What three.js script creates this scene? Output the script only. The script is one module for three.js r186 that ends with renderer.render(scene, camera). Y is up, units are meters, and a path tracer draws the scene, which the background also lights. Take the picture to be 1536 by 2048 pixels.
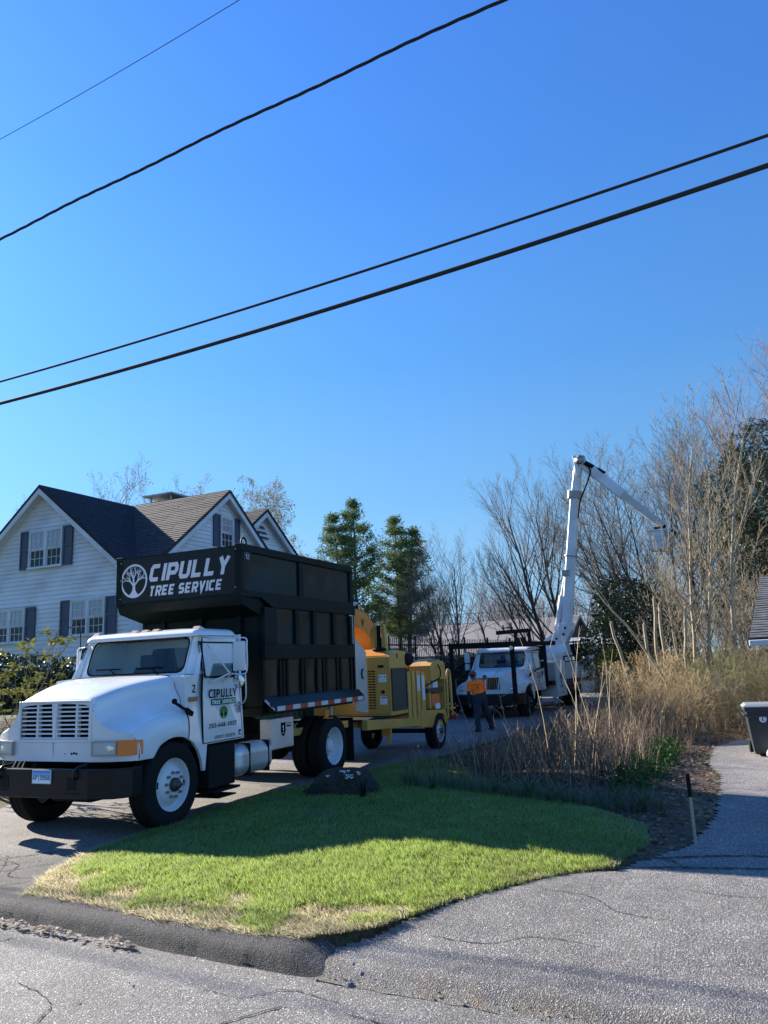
import * as THREE from 'three';
import { mergeGeometries, mergeVertices, toCreasedNormals } from 'three/addons/utils/BufferGeometryUtils.js';
import { RoundedBoxGeometry } from 'three/addons/geometries/RoundedBoxGeometry.js';
import { ConvexGeometry } from 'three/addons/geometries/ConvexGeometry.js';
import { MarchingCubes } from 'three/addons/objects/MarchingCubes.js';

// ---------------------------------------------------------------- camera, sky, sun, exposure
const EXPOSURE = 3.1;
const scene = new THREE.Scene();
const camera = new THREE.PerspectiveCamera(68.03, 0.75, 0.1, 3000);
camera.position.set(0, 1.886, 0);
camera.rotation.order = 'YXZ';
camera.rotation.set(THREE.MathUtils.degToRad(11.367), 0, THREE.MathUtils.degToRad(-2.501));
scene.add(camera);

const rad = THREE.MathUtils.degToRad, lerp = THREE.MathUtils.lerp, clamp = THREE.MathUtils.clamp, sstep = (x, a, b) => a < b ? THREE.MathUtils.smoothstep(x, a, b) : 1 - THREE.MathUtils.smoothstep(x, b, a);
const SUN_AZ = rad(-52), SUN_EL = rad(25.8);
const SUN = new THREE.Vector3(Math.sin(SUN_AZ) * Math.cos(SUN_EL), Math.sin(SUN_EL), -Math.cos(SUN_AZ) * Math.cos(SUN_EL));
{ // clear spring sky: pale at the horizon, deep blue above, brighter round the sun
  const W = 1024, Hh = 512, a = new Float32Array(W * Hh * 4);
  const EL = [-90, 0, 5, 12, 22, 35, 50, 90];
  const CO = [[.3, .34, .36], [.56, .86, 1.08], [.36, .7, 1.06], [.225, .55, 1.0], [.13, .41, .96], [.085, .305, .9], [.066, .24, .82], [.055, .2, .7]];
  for (let j = 0; j < Hh; j++) {
    const el = ((j + .5) / Hh - .5) * 180; let k = 0; while (k < EL.length - 2 && el > EL[k + 1]) k++;
    const f = clamp((el - EL[k]) / (EL[k + 1] - EL[k]), 0, 1);
    for (let i = 0; i < W; i++) {
      const az = ((i + .5) / W - .5) * 2 * Math.PI, ce = Math.cos(rad(el));
      const g = Math.acos(clamp(Math.cos(az) * ce * SUN.x + Math.sin(rad(el)) * SUN.y + Math.sin(az) * ce * SUN.z, -1, 1)) * 180 / Math.PI;
      const m = el < 0 ? 1 : .5 + 1.45 * Math.exp(-g / 42) + 1.25 * Math.max(0, -Math.cos(rad(g)) + .1) ** 1.5, au = el < 0 ? 0 : Math.exp(-g / 11), AU = [.22, .28, .34];  // last term of m: sky opposite the sun raised as added fill for shaded sides
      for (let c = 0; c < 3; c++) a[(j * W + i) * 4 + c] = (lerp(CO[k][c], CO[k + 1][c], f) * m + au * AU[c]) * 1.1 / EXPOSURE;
      a[(j * W + i) * 4 + 3] = 1;
    }
  }
  const t = new THREE.DataTexture(a, W, Hh, THREE.RGBAFormat, THREE.FloatType);
  t.mapping = THREE.EquirectangularReflectionMapping; t.magFilter = t.minFilter = THREE.LinearFilter; t.needsUpdate = true;
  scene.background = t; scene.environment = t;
}
const sun = new THREE.DirectionalLight(new THREE.Color(1, .92, .8), 5);
sun.position.copy(SUN).multiplyScalar(80).add(new THREE.Vector3(0, 0, -15)); sun.target.position.set(0, 0, -15); scene.add(sun.target);
sun.castShadow = true; sun.shadow.mapSize.set(4096, 4096);
Object.assign(sun.shadow.camera, { left: -40, right: 40, top: 40, bottom: -40, near: 1, far: 200 });
scene.add(sun);
const renderer = new THREE.WebGLRenderer({ antialias: true });
renderer.toneMapping = THREE.LinearToneMapping; renderer.toneMappingExposure = EXPOSURE;
renderer.shadowMap.enabled = true;

// ---------------------------------------------------------------- helpers
const V = (x, y, z) => new THREE.Vector3(x, y, z);
const P = (X, d, y = 0) => V(X, y, -d);                       // right, distance ahead, height
function RNG(s) { return () => { s |= 0; s = s + 0x6D2B79F5 | 0; let t = Math.imul(s ^ s >>> 15, 1 | s); t = t + Math.imul(t ^ t >>> 7, 61 | t) ^ t; return ((t ^ t >>> 14) >>> 0) / 4294967296; }; }
const used = {};
function numbered(n) { if (!(n in used)) { used[n] = 0; return n; } used[n]++; return n + '_' + String(used[n]).padStart(3, '0'); }
function thing(name, label, category, pos = [0, 0, 0], ry = 0, group) {
  const o = new THREE.Group(); o.name = numbered(name); o.position.set(...pos); o.rotation.y = ry; o.userData = { label, category }; if (group) o.userData.group = group; scene.add(o); return o;
}
function tag(o, label, category, group) { o.userData.label = label; o.userData.category = category; if (group) o.userData.group = group; return o; }
function grp(name, parent, pos = [0, 0, 0]) { const o = new THREE.Group(); o.name = name; o.position.set(...pos); parent.add(o); return o; }
function boxUV(g) {                                            // uv in metres from the plane each face lies closest to
  const p = g.attributes.position, n = g.attributes.normal, uv = new Float32Array(p.count * 2);
  for (let i = 0; i < p.count; i++) {
    const x = Math.abs(n.getX(i)), y = Math.abs(n.getY(i)), z = Math.abs(n.getZ(i));
    if (y >= x && y >= z) { uv[2 * i] = p.getX(i); uv[2 * i + 1] = p.getZ(i); } else if (x >= z) { uv[2 * i] = p.getZ(i); uv[2 * i + 1] = p.getY(i); } else { uv[2 * i] = p.getX(i); uv[2 * i + 1] = p.getY(i); }
  }
  g.setAttribute('uv', new THREE.BufferAttribute(uv, 2)); return g;
}
function clean(g) { const h = g.index ? g.toNonIndexed() : g.clone(); for (const k of Object.keys(h.attributes)) if (!['position', 'normal', 'uv'].includes(k)) h.deleteAttribute(k); if (!h.attributes.normal) h.computeVertexNormals(); h.morphAttributes = {}; return h; }
function geo(list, keepUV) { const l = (Array.isArray(list) ? list : [list]).flat(9).map(clean); if (!keepUV) l.forEach(boxUV); return l.length > 1 ? mergeGeometries(l) : l[0]; }
function obj(name, list, mat, parent = scene, opt = {}) {
  const m = new THREE.Mesh(list.isBufferGeometry && opt.raw ? list : geo(list, opt.uv), mat); m.castShadow = m.receiveShadow = true;
  m.name = parent === scene ? numbered(name) : name; if (opt.label) m.userData.label = opt.label; if (opt.kind) m.userData.kind = opt.kind; parent.add(m); return m;
}
function bx(x0, x1, y0, y1, z0, z1, r = 0) {
  const w = Math.abs(x1 - x0), h = Math.abs(y1 - y0), d = Math.abs(z1 - z0);
  const g = r > 0 ? new RoundedBoxGeometry(w, h, d, 2, Math.min(r, w / 2.1, h / 2.1, d / 2.1)) : new THREE.BoxGeometry(w, h, d);
  return g.translate((x0 + x1) / 2, (y0 + y1) / 2, (z0 + z1) / 2);
}
function rod(a, b, r0, r1 = r0, n = 8, open = false) {
  const d = b.clone().sub(a), L = d.length(), g = new THREE.CylinderGeometry(r1, r0, L, n, 1, open);
  g.applyQuaternion(new THREE.Quaternion().setFromUnitVectors(V(0, 1, 0), d.normalize())); return g.translate((a.x + b.x) / 2, (a.y + b.y) / 2, (a.z + b.z) / 2);
}
function bar(a, b, w, h) {                                     // rectangular bar from a to b
  const d = b.clone().sub(a), g = new THREE.BoxGeometry(w, h, d.length());
  const m = new THREE.Matrix4().lookAt(b, a, Math.abs(d.y) > .98 * d.length() ? V(1, 0, 0) : V(0, 1, 0)); g.applyMatrix4(m); return g.translate((a.x + b.x) / 2, (a.y + b.y) / 2, (a.z + b.z) / 2);
}
function tube(pts, r, seg = 24, n = 8, closed = false) { return new THREE.TubeGeometry(new THREE.CatmullRomCurve3(pts, closed), seg, r, n, closed); }
function shape(pts, holes = []) { const s = new THREE.Shape(pts.map(p => new THREE.Vector2(p[0], p[1]))); for (const h of holes) s.holes.push(h.curves ? h : new THREE.Path(h.map(p => new THREE.Vector2(p[0], p[1])))); return s; }
function rr(x0, x1, y0, y1, r) { const p = new THREE.Path(); p.moveTo(x0 + r, y0); p.lineTo(x1 - r, y0); p.absarc(x1 - r, y0 + r, r, -Math.PI / 2, 0); p.lineTo(x1, y1 - r); p.absarc(x1 - r, y1 - r, r, 0, Math.PI / 2); p.lineTo(x0 + r, y1); p.absarc(x0 + r, y1 - r, r, Math.PI / 2, Math.PI); p.lineTo(x0, y0 + r); p.absarc(x0 + r, y0 + r, r, Math.PI, 1.5 * Math.PI); return p; }
function ext(s, d, bev = 0) { return new THREE.ExtrudeGeometry(s, { depth: d - 2 * bev, bevelEnabled: bev > 0, bevelSize: bev, bevelThickness: bev, bevelSegments: 2, bevelOffset: -bev, curveSegments: 10 }).translate(0, 0, bev); }
const sideExt = (pts, x0, x1, bev = 0, holes = []) => ext(shape(pts.map(([z, y]) => [-z, y]), holes.map(h => h.curves ? h : h.map(([z, y]) => [-z, y]))), x1 - x0, bev).rotateY(Math.PI / 2).translate(x0, 0, 0);   // outline in (z, y), from x0 to x1
const planExt = (pts, y0, y1, bev = 0) => ext(shape(pts.map(([x, z]) => [x, -z])), y1 - y0, bev).rotateX(-Math.PI / 2).translate(0, y0, 0); // outline in (x, z), from y0 to y1
function lathe(pts, n = 40, axis = 'x') { const g = new THREE.LatheGeometry(pts.map(p => new THREE.Vector2(p[0], p[1])), n); return axis === 'x' ? g.rotateZ(-Math.PI / 2) : axis === 'z' ? g.rotateX(Math.PI / 2) : g; }
const hull = pts => new ConvexGeometry(pts.map(p => V(...p)));
function crease(g, a = .6) { return toCreasedNormals(g, a); }

// ---------------------------------------------------------------- noise and textures
const LAT = (() => { const r = RNG(7), a = new Float32Array(65536); for (let i = 0; i < 65536; i++) a[i] = r(); return a; })();
function vn(x, y, per) {
  const xi = Math.floor(x), yi = Math.floor(y), fx = x - xi, fy = y - yi, m = (v) => ((v % per) + per) % per;
  const h = (i, j) => LAT[(m(i) * 131 + m(j) * 1031 + per * 17) & 65535], u = fx * fx * (3 - 2 * fx), w = fy * fy * (3 - 2 * fy);
  return lerp(lerp(h(xi, yi), h(xi + 1, yi), u), lerp(h(xi, yi + 1), h(xi + 1, yi + 1), u), w);
}
function fbm(u, v, f, o = 4) { let s = 0, a = .5, t = 0; for (let i = 0; i < o; i++) { s += a * vn(u * f, v * f, f); t += a; f *= 2; a *= .5; } return s / t; }
const big = (x, y) => fbm(x / 64 + .5, y / 64 + .5, 64, 4);   // broad noise in metres, one unit a metre
function dtex(n, fn, metres, srgb) {
  const a = new Uint8Array(n * n * 4);
  for (let j = 0; j < n; j++) for (let i = 0; i < n; i++) { const c = fn((i + .5) / n, (j + .5) / n, i, j), q = (j * n + i) * 4; for (let k = 0; k < 3; k++) a[q + k] = clamp(Math.round((Array.isArray(c) ? c[k] : c) * 255), 0, 255); a[q + 3] = 255; }
  const t = new THREE.DataTexture(a, n, n); t.wrapS = t.wrapT = THREE.RepeatWrapping; t.magFilter = t.minFilter = THREE.LinearFilter; t.repeat.set(1 / metres, 1 / metres); if (srgb) t.colorSpace = THREE.SRGBColorSpace; t.needsUpdate = true; return t;
}
function ctex(w, h, draw) { const c = document.createElement('canvas'); c.width = w; c.height = h; const x = c.getContext('2d'); draw(x, w, h); const t = new THREE.CanvasTexture(c); t.colorSpace = THREE.SRGBColorSpace; return t; }
function grainField(n, count, seed, r0, r1) {                  // stones: height map of little domes with a tone each
  const hgt = new Float32Array(n * n), tone = new Float32Array(n * n).fill(.5), r = RNG(seed);
  for (let k = 0; k < count; k++) {
    const cx = r() * n, cy = r() * n, R = lerp(r0, r1, r() * r()), t = r(), q = .7 + .6 * r();
    for (let y = Math.floor(cy - R); y <= cy + R; y++) for (let x = Math.floor(cx - R); x <= cx + R; x++) {
      const d = Math.hypot((x - cx) * q, y - cy) / R; if (d > 1) continue; const h = Math.sqrt(1 - d * d) * R / r1, i = ((y % n + n) % n) * n + (x % n + n) % n;
      if (h > hgt[i]) { hgt[i] = h; tone[i] = t; }
    }
  }
  return { hgt, tone };
}
const G1 = grainField(1024, 60000, 11, 1.7, 4.2);
const T = {
  asphalt: dtex(1024, (u, v, i, j) => { const q = j * 1024 + i, t = G1.tone[q], l = .38 + .17 * G1.hgt[q] + (t > .94 ? .28 : t > .8 ? .1 : t < .2 ? -.09 : 0) + .1 * (fbm(u, v, 7, 5) - .5) - .07 * (1 - Math.min(1, G1.hgt[q] * 3)); return [l * 1.015, l * .985, l * .95]; }, 1.6, true),
  asphaltH: dtex(1024, (u, v, i, j) => .2 + .7 * G1.hgt[j * 1024 + i], 1.6),
  soil: dtex(512, (u, v) => { const n = fbm(u, v, 16, 5), m = fbm(u + .3, v, 64, 3), l = .35 + .5 * n * m * 1.6; return [l, l * .93, l * .82]; }, 1.5, true),
  soilH: dtex(512, (u, v) => fbm(u, v, 32, 5), 1.5),
  grain: dtex(256, (u, v) => fbm(u, v, 32, 4), 1),
  grime: dtex(512, (u, v) => { const l = .86 + .22 * (fbm(u, v, 4, 6) - .4); return [l, l, l]; }, 2.2, true),
  wood: dtex(256, (u, v) => { const l = .55 + .5 * fbm(u * 1, v, 8, 5) * (0.7 + .3 * vn(u * 64, v * 4, 64)); return [l, l * .96, l * .9]; }, .5, true),
  shingle: dtex(512, (u, v) => { const l = .55 + .35 * (vn(u * 24, v * 48, 48)) + .2 * fbm(u, v, 128, 2); return [l, l, l]; }, 3.4, true),
  wave: dtex(256, (u, v) => fbm(u, v, 3, 2), 2.4),
};
const std = (c, o = {}) => new THREE.MeshStandardMaterial({ color: new THREE.Color().setRGB(...c), roughness: .7, ...o });
const phys = (c, o = {}) => new THREE.MeshPhysicalMaterial({ color: new THREE.Color().setRGB(...c), roughness: .5, ...o });
const M = {
  white: phys([.77, .81, .82], { roughness: .42, clearcoat: .7, clearcoatRoughness: .12, map: T.grime }),
  white2: phys([.75, .79, .8], { roughness: .5, clearcoat: .3, map: T.grime }),
  black: phys([.007, .008, .009], { roughness: .4, specularIntensity: .35, clearcoat: .12, clearcoatRoughness: .2, bumpMap: T.wave, bumpScale: .004 }),
  sheet: phys([.004, .016, .015], { roughness: .34, specularIntensity: .3, clearcoat: .09, clearcoatRoughness: .2, map: T.grime, bumpMap: T.wave, bumpScale: .03 }),
  rib: phys([.004, .012, .012], { roughness: .5, specularIntensity: .22, clearcoat: .03, map: T.grime }),
  dark: phys([.009, .009, .01], { roughness: .85, specularIntensity: .3 }),
  rubber: phys([.011, .011, .012], { roughness: .85, specularIntensity: .3, bumpMap: T.grain, bumpScale: .004 }),
  chassis: phys([.009, .009, .01], { roughness: .7, specularIntensity: .3 }),
  hub: std([.06, .055, .05], { roughness: .55, metalness: .4 }),
  rim: phys([.7, .71, .72], { roughness: .5, map: T.grime }),
  alu: std([.72, .73, .74], { roughness: .42, metalness: .6, map: T.grime, bumpMap: T.grain, bumpScale: .002 }),
  chrome: std([.75, .75, .76], { roughness: .12, metalness: 1 }),
  steel: std([.3, .29, .28], { roughness: .5, metalness: .7 }),
  glass: phys([.82, .93, .92], { roughness: .02, transmission: 1, thickness: 0, ior: 1.5 }),
  tint: phys([.35, .42, .44], { roughness: .02, transmission: 1, thickness: 0, ior: 1.5 }),
  lens: phys([.85, .87, .88], { roughness: .08, transmission: .7, thickness: 0 }),
  amber: phys([.62, .15, .008], { roughness: .18, clearcoat: 1 }),
  amberPale: phys([.75, .45, .3], { roughness: .2, clearcoat: 1 }),
  orangeLamp: phys([.32, .1, .04], { roughness: .3, clearcoat: 1 }),
  red: phys([.3, .03, .025], { roughness: .4 }),
  yellow: phys([.57, .33, .07], { roughness: .5, clearcoat: .25, map: T.grime }),
  orange: phys([.66, .24, .03], { roughness: .5, clearcoat: .25, map: T.grime }),
  mesh: std([.018, .03, .026], { roughness: .6 }),
  grey: phys([.42, .43, .43], { roughness: .45, map: T.grime }),
  siding: std([.7, .75, .78], { roughness: .6, map: T.grime }),
  trim: std([.62, .68, .71], { roughness: .6, map: T.grime }),
  shutter: std([.035, .052, .085], { roughness: .6 }),
  pane: phys([.014, .018, .022], { roughness: .12, specularIntensity: .5 }),
  blind: std([.45, .47, .5], { roughness: .8 }),
  curtain: std([.5, .52, .55], { roughness: .9 }),
  roof: std([.022, .024, .034], { roughness: .9, map: T.shingle, bumpMap: T.grain, bumpScale: .01 }),
  roofSunlit: std([.06, .052, .05], { roughness: .9, map: T.shingle }),  // lighter, browner copy of roof: sunlight on that slope put into its colour
  brick: std([.2, .13, .11], { roughness: .9, map: T.soil }),
  soil: std([1, 1, 1], { roughness: .98, vertexColors: true, map: T.soil, bumpMap: T.soilH, bumpScale: .035 }),
  asphalt: std([1, 1, 1], { roughness: .88, vertexColors: true, map: T.asphalt, bumpMap: T.asphaltH, bumpScale: .006 }),
  coarse: std([1, 1, 1], { roughness: .85, vertexColors: true, map: T.asphalt, bumpMap: T.asphaltH, bumpScale: .009 }),
  kerb: std([1, 1, 1], { roughness: .9, vertexColors: true, map: T.asphalt, bumpMap: T.asphaltH, bumpScale: .02 }),
  crack: std([.02, .019, .018], { roughness: 1 }),
  cable: std([.012, .012, .013], { roughness: .75 }),
  stone: std([.07, .075, .06], { roughness: .95, map: T.soil, bumpMap: T.soilH, bumpScale: .05 }),
};
for (const k of ['asphalt', 'asphaltH']) { /* shared size */ }
// ---------------------------------------------------------------- ground, road, driveways, lawn
const LAWN = [[-3.34, 7.22], [-3.46, 7.83], [-3.44, 8.2], [-3.42, 8.68], [-3.2, 9.3], [-3.0, 9.99], [-2.5, 11.13], [-2.0, 12.22], [-1.35, 13.0], [-.8, 13.95], [0, 15.1], [.8, 15.6], [1.2, 14.2], [1.45, 12.6], [1.95, 11], [2.45, 9.9], [2.72, 8.9], [2.5, 8.1], [1.9, 7.3], [1.26, 7.08], [1.01, 6.9], [.38, 6.5], [-.23, 5.97], [-.72, 5.82], [-1.08, 5.93], [-1.94, 6.38], [-2.54, 6.8], [-3.06, 7.08]];
const LDRIVE = [[-14, 12.45], [-3.7, 7.15], [-3.34, 7.22], [-3.46, 7.83], [-3.44, 8.2], [-3.42, 8.68], [-3.2, 9.3], [-3.0, 9.99], [-2.5, 11.13], [-2.0, 12.22], [-1.35, 13.0], [-.8, 13.95], [0, 15.1], [.9, 16.1], [2.2, 18.4], [4.4, 22.4], [6.4, 25.6], [9.5, 31], [16, 42], [3, 42], [-2, 31], [-4.6, 21.5], [-5.7, 17], [-6, 14], [-6, 11.5], [-7.4, 11.4], [-14, 14.8]];
const RDRIVE = [[1.0, 6.6], [1.26, 7.08], [1.9, 7.3], [2.45, 7.72], [2.9, 8.1], [3.65, 9.3], [4.4, 10.9], [4.98, 12.2], [5.35, 13.6], [6.4, 15.9], [7.3, 16.9], [8.4, 17.4], [11, 15.6], [14, 11], [14, 1.6], [8, 3.6], [3.5, 5.6]];
const APRON = [[-.7, 5.5], [-.66, 5.75], [-.23, 5.97], [.38, 6.5], [1.01, 6.9], [1.26, 7.08], [1.75, 7.22], [2.5, 7.0], [3.2, 6.55], [4.6, 6.1], [14, 3.2], [14, -2.2], [4, 2.95], [2, 4.02], [.8, 4.68], [0, 5.1]];
const VERGE = [[2.5, 7.8], [2.9, 8.15], [3.65, 9.35], [4.4, 10.95], [4.98, 12.25], [5.35, 13.65], [6.4, 15.9], [7.3, 16.9], [8.6, 17.8], [12, 17], [16, 15], [18, 30], [12, 34], [7.4, 26.6], [4.9, 22.6], [2.7, 18.6], [1.1, 16.0], [1.2, 14.2], [1.45, 12.6], [1.95, 11], [2.45, 9.9], [2.72, 8.9], [2.5, 8.1]];
function inside(poly, x, y) { let c = false; for (let i = 0, j = poly.length - 1; i < poly.length; j = i++) { const [xi, yi] = poly[i], [xj, yj] = poly[j]; if ((yi > y) !== (yj > y) && x < (xj - xi) * (y - yi) / (yj - yi) + xi) c = !c; } return c; }
function edgeDist(poly, x, y) { let b = 1e9; for (let i = 0, j = poly.length - 1; i < poly.length; j = i++) { const [ax, ay] = poly[j], [bx_, by] = poly[i], dx = bx_ - ax, dy = by - ay, t = clamp(((x - ax) * dx + (y - ay) * dy) / (dx * dx + dy * dy), 0, 1); b = Math.min(b, Math.hypot(x - ax - t * dx, y - ay - t * dy)); } return b; }
const kerbD = X => 5.13 - .523 * X;                            // the foot of the kerb, where the road begins
const bankE = (X, d) => { const ax = -6.6, ay = 12.2, ux = .42, uy = .907; return -((X - ax) * uy - (d - ay) * ux); };  // metres to the left of the driveway's far edge
const lawnH = (X, d) => { const e = edgeDist(LAWN, X, d); return .02 + .09 * sstep(e, 0, 1.6) + .03 * (big(X * 2.2, d * 2.2) - .5) * sstep(e, 0, .6); };
const rdH = (x, d) => lerp(lerp(-.112, -.07, sstep(d - kerbD(x), 0, .3)), .012, sstep(d - kerbD(x), .1, 2.1)) + .02 * (big(x * 1.3, d * 1.3) - .5);
function groundH(X, d) {
  if (d < kerbD(X) + .3) return -.22;
  if (inside(LAWN, X, d)) return lawnH(X, d) - .012;
  if (inside(APRON, X, d)) return -.2;
  if (inside(RDRIVE, X, d) || inside(LDRIVE, X, d)) return -.07;
  let h = -.02 + .05 * (big(X, d) - .5);
  const e = bankE(X, d); if (e > 0) h += 1.15 * sstep(e, .1, 3.2) * sstep(d + .4 * X, 6.5, 9.5) * (1 - sstep(d, 60, 120));
  if (d < kerbD(X) + 1.2) h = Math.min(h, -.02);
  if (inside(VERGE, X, d)) h += .1 * sstep(edgeDist(VERGE, X, d), 0, 1.2);
  return h;
}
{
  const xs = [], ds = []; const push = (a, from, to, st) => { for (let v = from; v < to - 1e-6; v += st) a.push(v); };
  push(xs, -900, -100, 200); push(xs, -100, -30, 10); push(xs, -30, -14, 2); push(xs, -14, -5, .5); push(xs, -5, 8, .14); push(xs, 8, 20, .6); push(xs, 20, 60, 5); push(xs, 60, 100, 20); push(xs, 100, 901, 200);
  push(ds, -300, -20, 70); push(ds, -20, 2, 4); push(ds, 2, 18, .14); push(ds, 18, 34, .5); push(ds, 34, 80, 4); push(ds, 80, 200, 30); push(ds, 200, 1401, 200);
  const nx = xs.length, nd = ds.length, pos = new Float32Array(nx * nd * 3), col = new Float32Array(nx * nd * 3), uv = new Float32Array(nx * nd * 2), idx = [];
  for (let j = 0; j < nd; j++) for (let i = 0; i < nx; i++) {
    const X = xs[i], d = ds[j], k = j * nx + i; pos.set([X, groundH(X, d), -d], k * 3); uv.set([X, d], k * 2);
    const n = big(X, d); let c;
    if (inside(LAWN, X, d)) { const e = edgeDist(LAWN, X, d), dry = sstep(.62 - .0 * e, 0, 1); c = [lerp(.22, .12, dry), lerp(.17, .14, dry), lerp(.1, .05, dry)]; if (e < .35) c = [.24, .19, .125]; }
    else if (inside(VERGE, X, d)) { const k = sstep(edgeDist(RDRIVE, X, d), 1.3, .2); c = [lerp(.1, .19, k) + .08 * n, lerp(.075, .135, k) + .06 * n, lerp(.05, .095, k) + .04 * n]; }  // brush floor: litter brown, darkened for shade; dirt by the drive paler
    else if (bankE(X, d) > .4 && d < 40 && d > 9) c = n > .46 ? [.14, .22, .05] : [.2, .16, .1];
    else c = [.16 + .08 * n, .17 + .06 * n, .08];
    col.set(c.map(v => v * 1.5), k * 3);
    if (i < nx - 1 && j < nd - 1) idx.push(k, k + 1, k + nx, k + 1, k + nx + 1, k + nx);
  }
  const g = new THREE.BufferGeometry(); g.setAttribute('position', new THREE.BufferAttribute(pos, 3)); g.setAttribute('uv', new THREE.BufferAttribute(uv, 2)); g.setAttribute('color', new THREE.BufferAttribute(col, 3)); g.setIndex(idx); g.computeVertexNormals();
  const m = obj('ground', g, M.soil, scene, { raw: true, kind: 'structure' }); m.receiveShadow = true;
}
function sheet(name, poly, hf, colf, mat, step = .12, snap) {        // a paved sheet inside a polygon: fine grid cells, edges cut by the outline
  const s = shape(poly.map(([x, d]) => [x, d])), b = poly.reduce((a, [x, d]) => [Math.min(a[0], x), Math.max(a[1], x), Math.min(a[2], d), Math.max(a[3], d)], [1e9, -1e9, 1e9, -1e9]);
  const pos = [], col = [], uv = [], idx = [], map = new Map();
  const vid = (i, j) => { const k = i * 100003 + j; if (map.has(k)) return map.get(k); let x = b[0] + i * step, d = b[2] + j * step; if (snap) d = snap(x, d); const n = pos.length / 3; pos.push(x, hf(x, d), -d); col.push(...colf(x, d)); uv.push(x, d); map.set(k, n); return n; };
  const ni = Math.ceil((b[1] - b[0]) / step), nj = Math.ceil((b[3] - b[2]) / step);
  for (let j = 0; j < nj; j++) for (let i = 0; i < ni; i++) if (inside(poly, b[0] + (i + .5) * step + .05 * (big(i * .9, j * .9) - .5), b[2] + (j + .5) * step)) { const a = vid(i, j), c = vid(i + 1, j), e = vid(i, j + 1), f = vid(i + 1, j + 1); idx.push(a, c, e, c, f, e); }
  const g = new THREE.BufferGeometry(); g.setAttribute('position', new THREE.Float32BufferAttribute(pos, 3)); g.setAttribute('color', new THREE.Float32BufferAttribute(col, 3)); g.setAttribute('uv', new THREE.Float32BufferAttribute(uv, 2)); g.setIndex(idx); g.computeVertexNormals();
  return obj(name, g, mat, scene, { raw: true, kind: 'structure' });
}
const tone = (v, w = 0) => [v * (1 + w), v, v * (1 - w * .6)];
const ROADP = [[-16, 14.1], [-5, 8.35], [0, 5.73], [5, 3.12], [16, -2.64], [16, -12], [-16, -6]];
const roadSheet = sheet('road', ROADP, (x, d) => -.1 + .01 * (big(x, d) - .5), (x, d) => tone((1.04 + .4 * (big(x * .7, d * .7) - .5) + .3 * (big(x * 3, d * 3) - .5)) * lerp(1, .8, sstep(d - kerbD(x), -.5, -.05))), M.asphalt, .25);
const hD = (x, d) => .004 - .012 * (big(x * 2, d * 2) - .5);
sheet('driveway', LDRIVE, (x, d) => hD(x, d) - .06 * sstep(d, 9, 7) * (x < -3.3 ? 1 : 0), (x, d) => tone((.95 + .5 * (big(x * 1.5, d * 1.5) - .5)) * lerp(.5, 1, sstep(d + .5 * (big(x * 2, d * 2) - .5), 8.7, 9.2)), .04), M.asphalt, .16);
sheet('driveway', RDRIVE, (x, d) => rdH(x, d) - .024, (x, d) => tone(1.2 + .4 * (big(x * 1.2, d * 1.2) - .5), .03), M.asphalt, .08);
sheet('driveway_apron', APRON, (x, d) => rdH(x, d) + .004 + .012 * sstep(d, 7.4, 6.6) + .014 * (big(x * 9, d * 9) - .5) , (x, d) => { const e = d - kerbD(x), v = tone((1.0 + .5 * (big(x * 2.1, d * 2.1) - .5)) * lerp(1, .8, sstep(e, .5, .1))), k = sstep(e, .34, .02) * sstep(big(x * 7, d * 7), .42, .58) * .7; return [lerp(v[0], .75, k), lerp(v[1], .62, k), lerp(v[2], .45, k)]; }, M.coarse, .05, (x, d) => { const k = kerbD(x) - .02 + .08 * (big(x * 8, 5) - .5), F = [[.9, 7.05], [1.75, 7.22], [2.5, 7.0], [3.2, 6.55], [4.6, 6.1], [14, 3.2]]; if (d < k + .07) return k; if (x > 1.4) for (let i = 1; i < F.length; i++) if (x <= F[i][0]) { const f = lerp(F[i - 1][1], F[i][1], (x - F[i - 1][0]) / (F[i][0] - F[i - 1][0])) + .08 * (big(x * 5, 9) - .5); if (d > f - .06) return f; break; } return d; });
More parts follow.
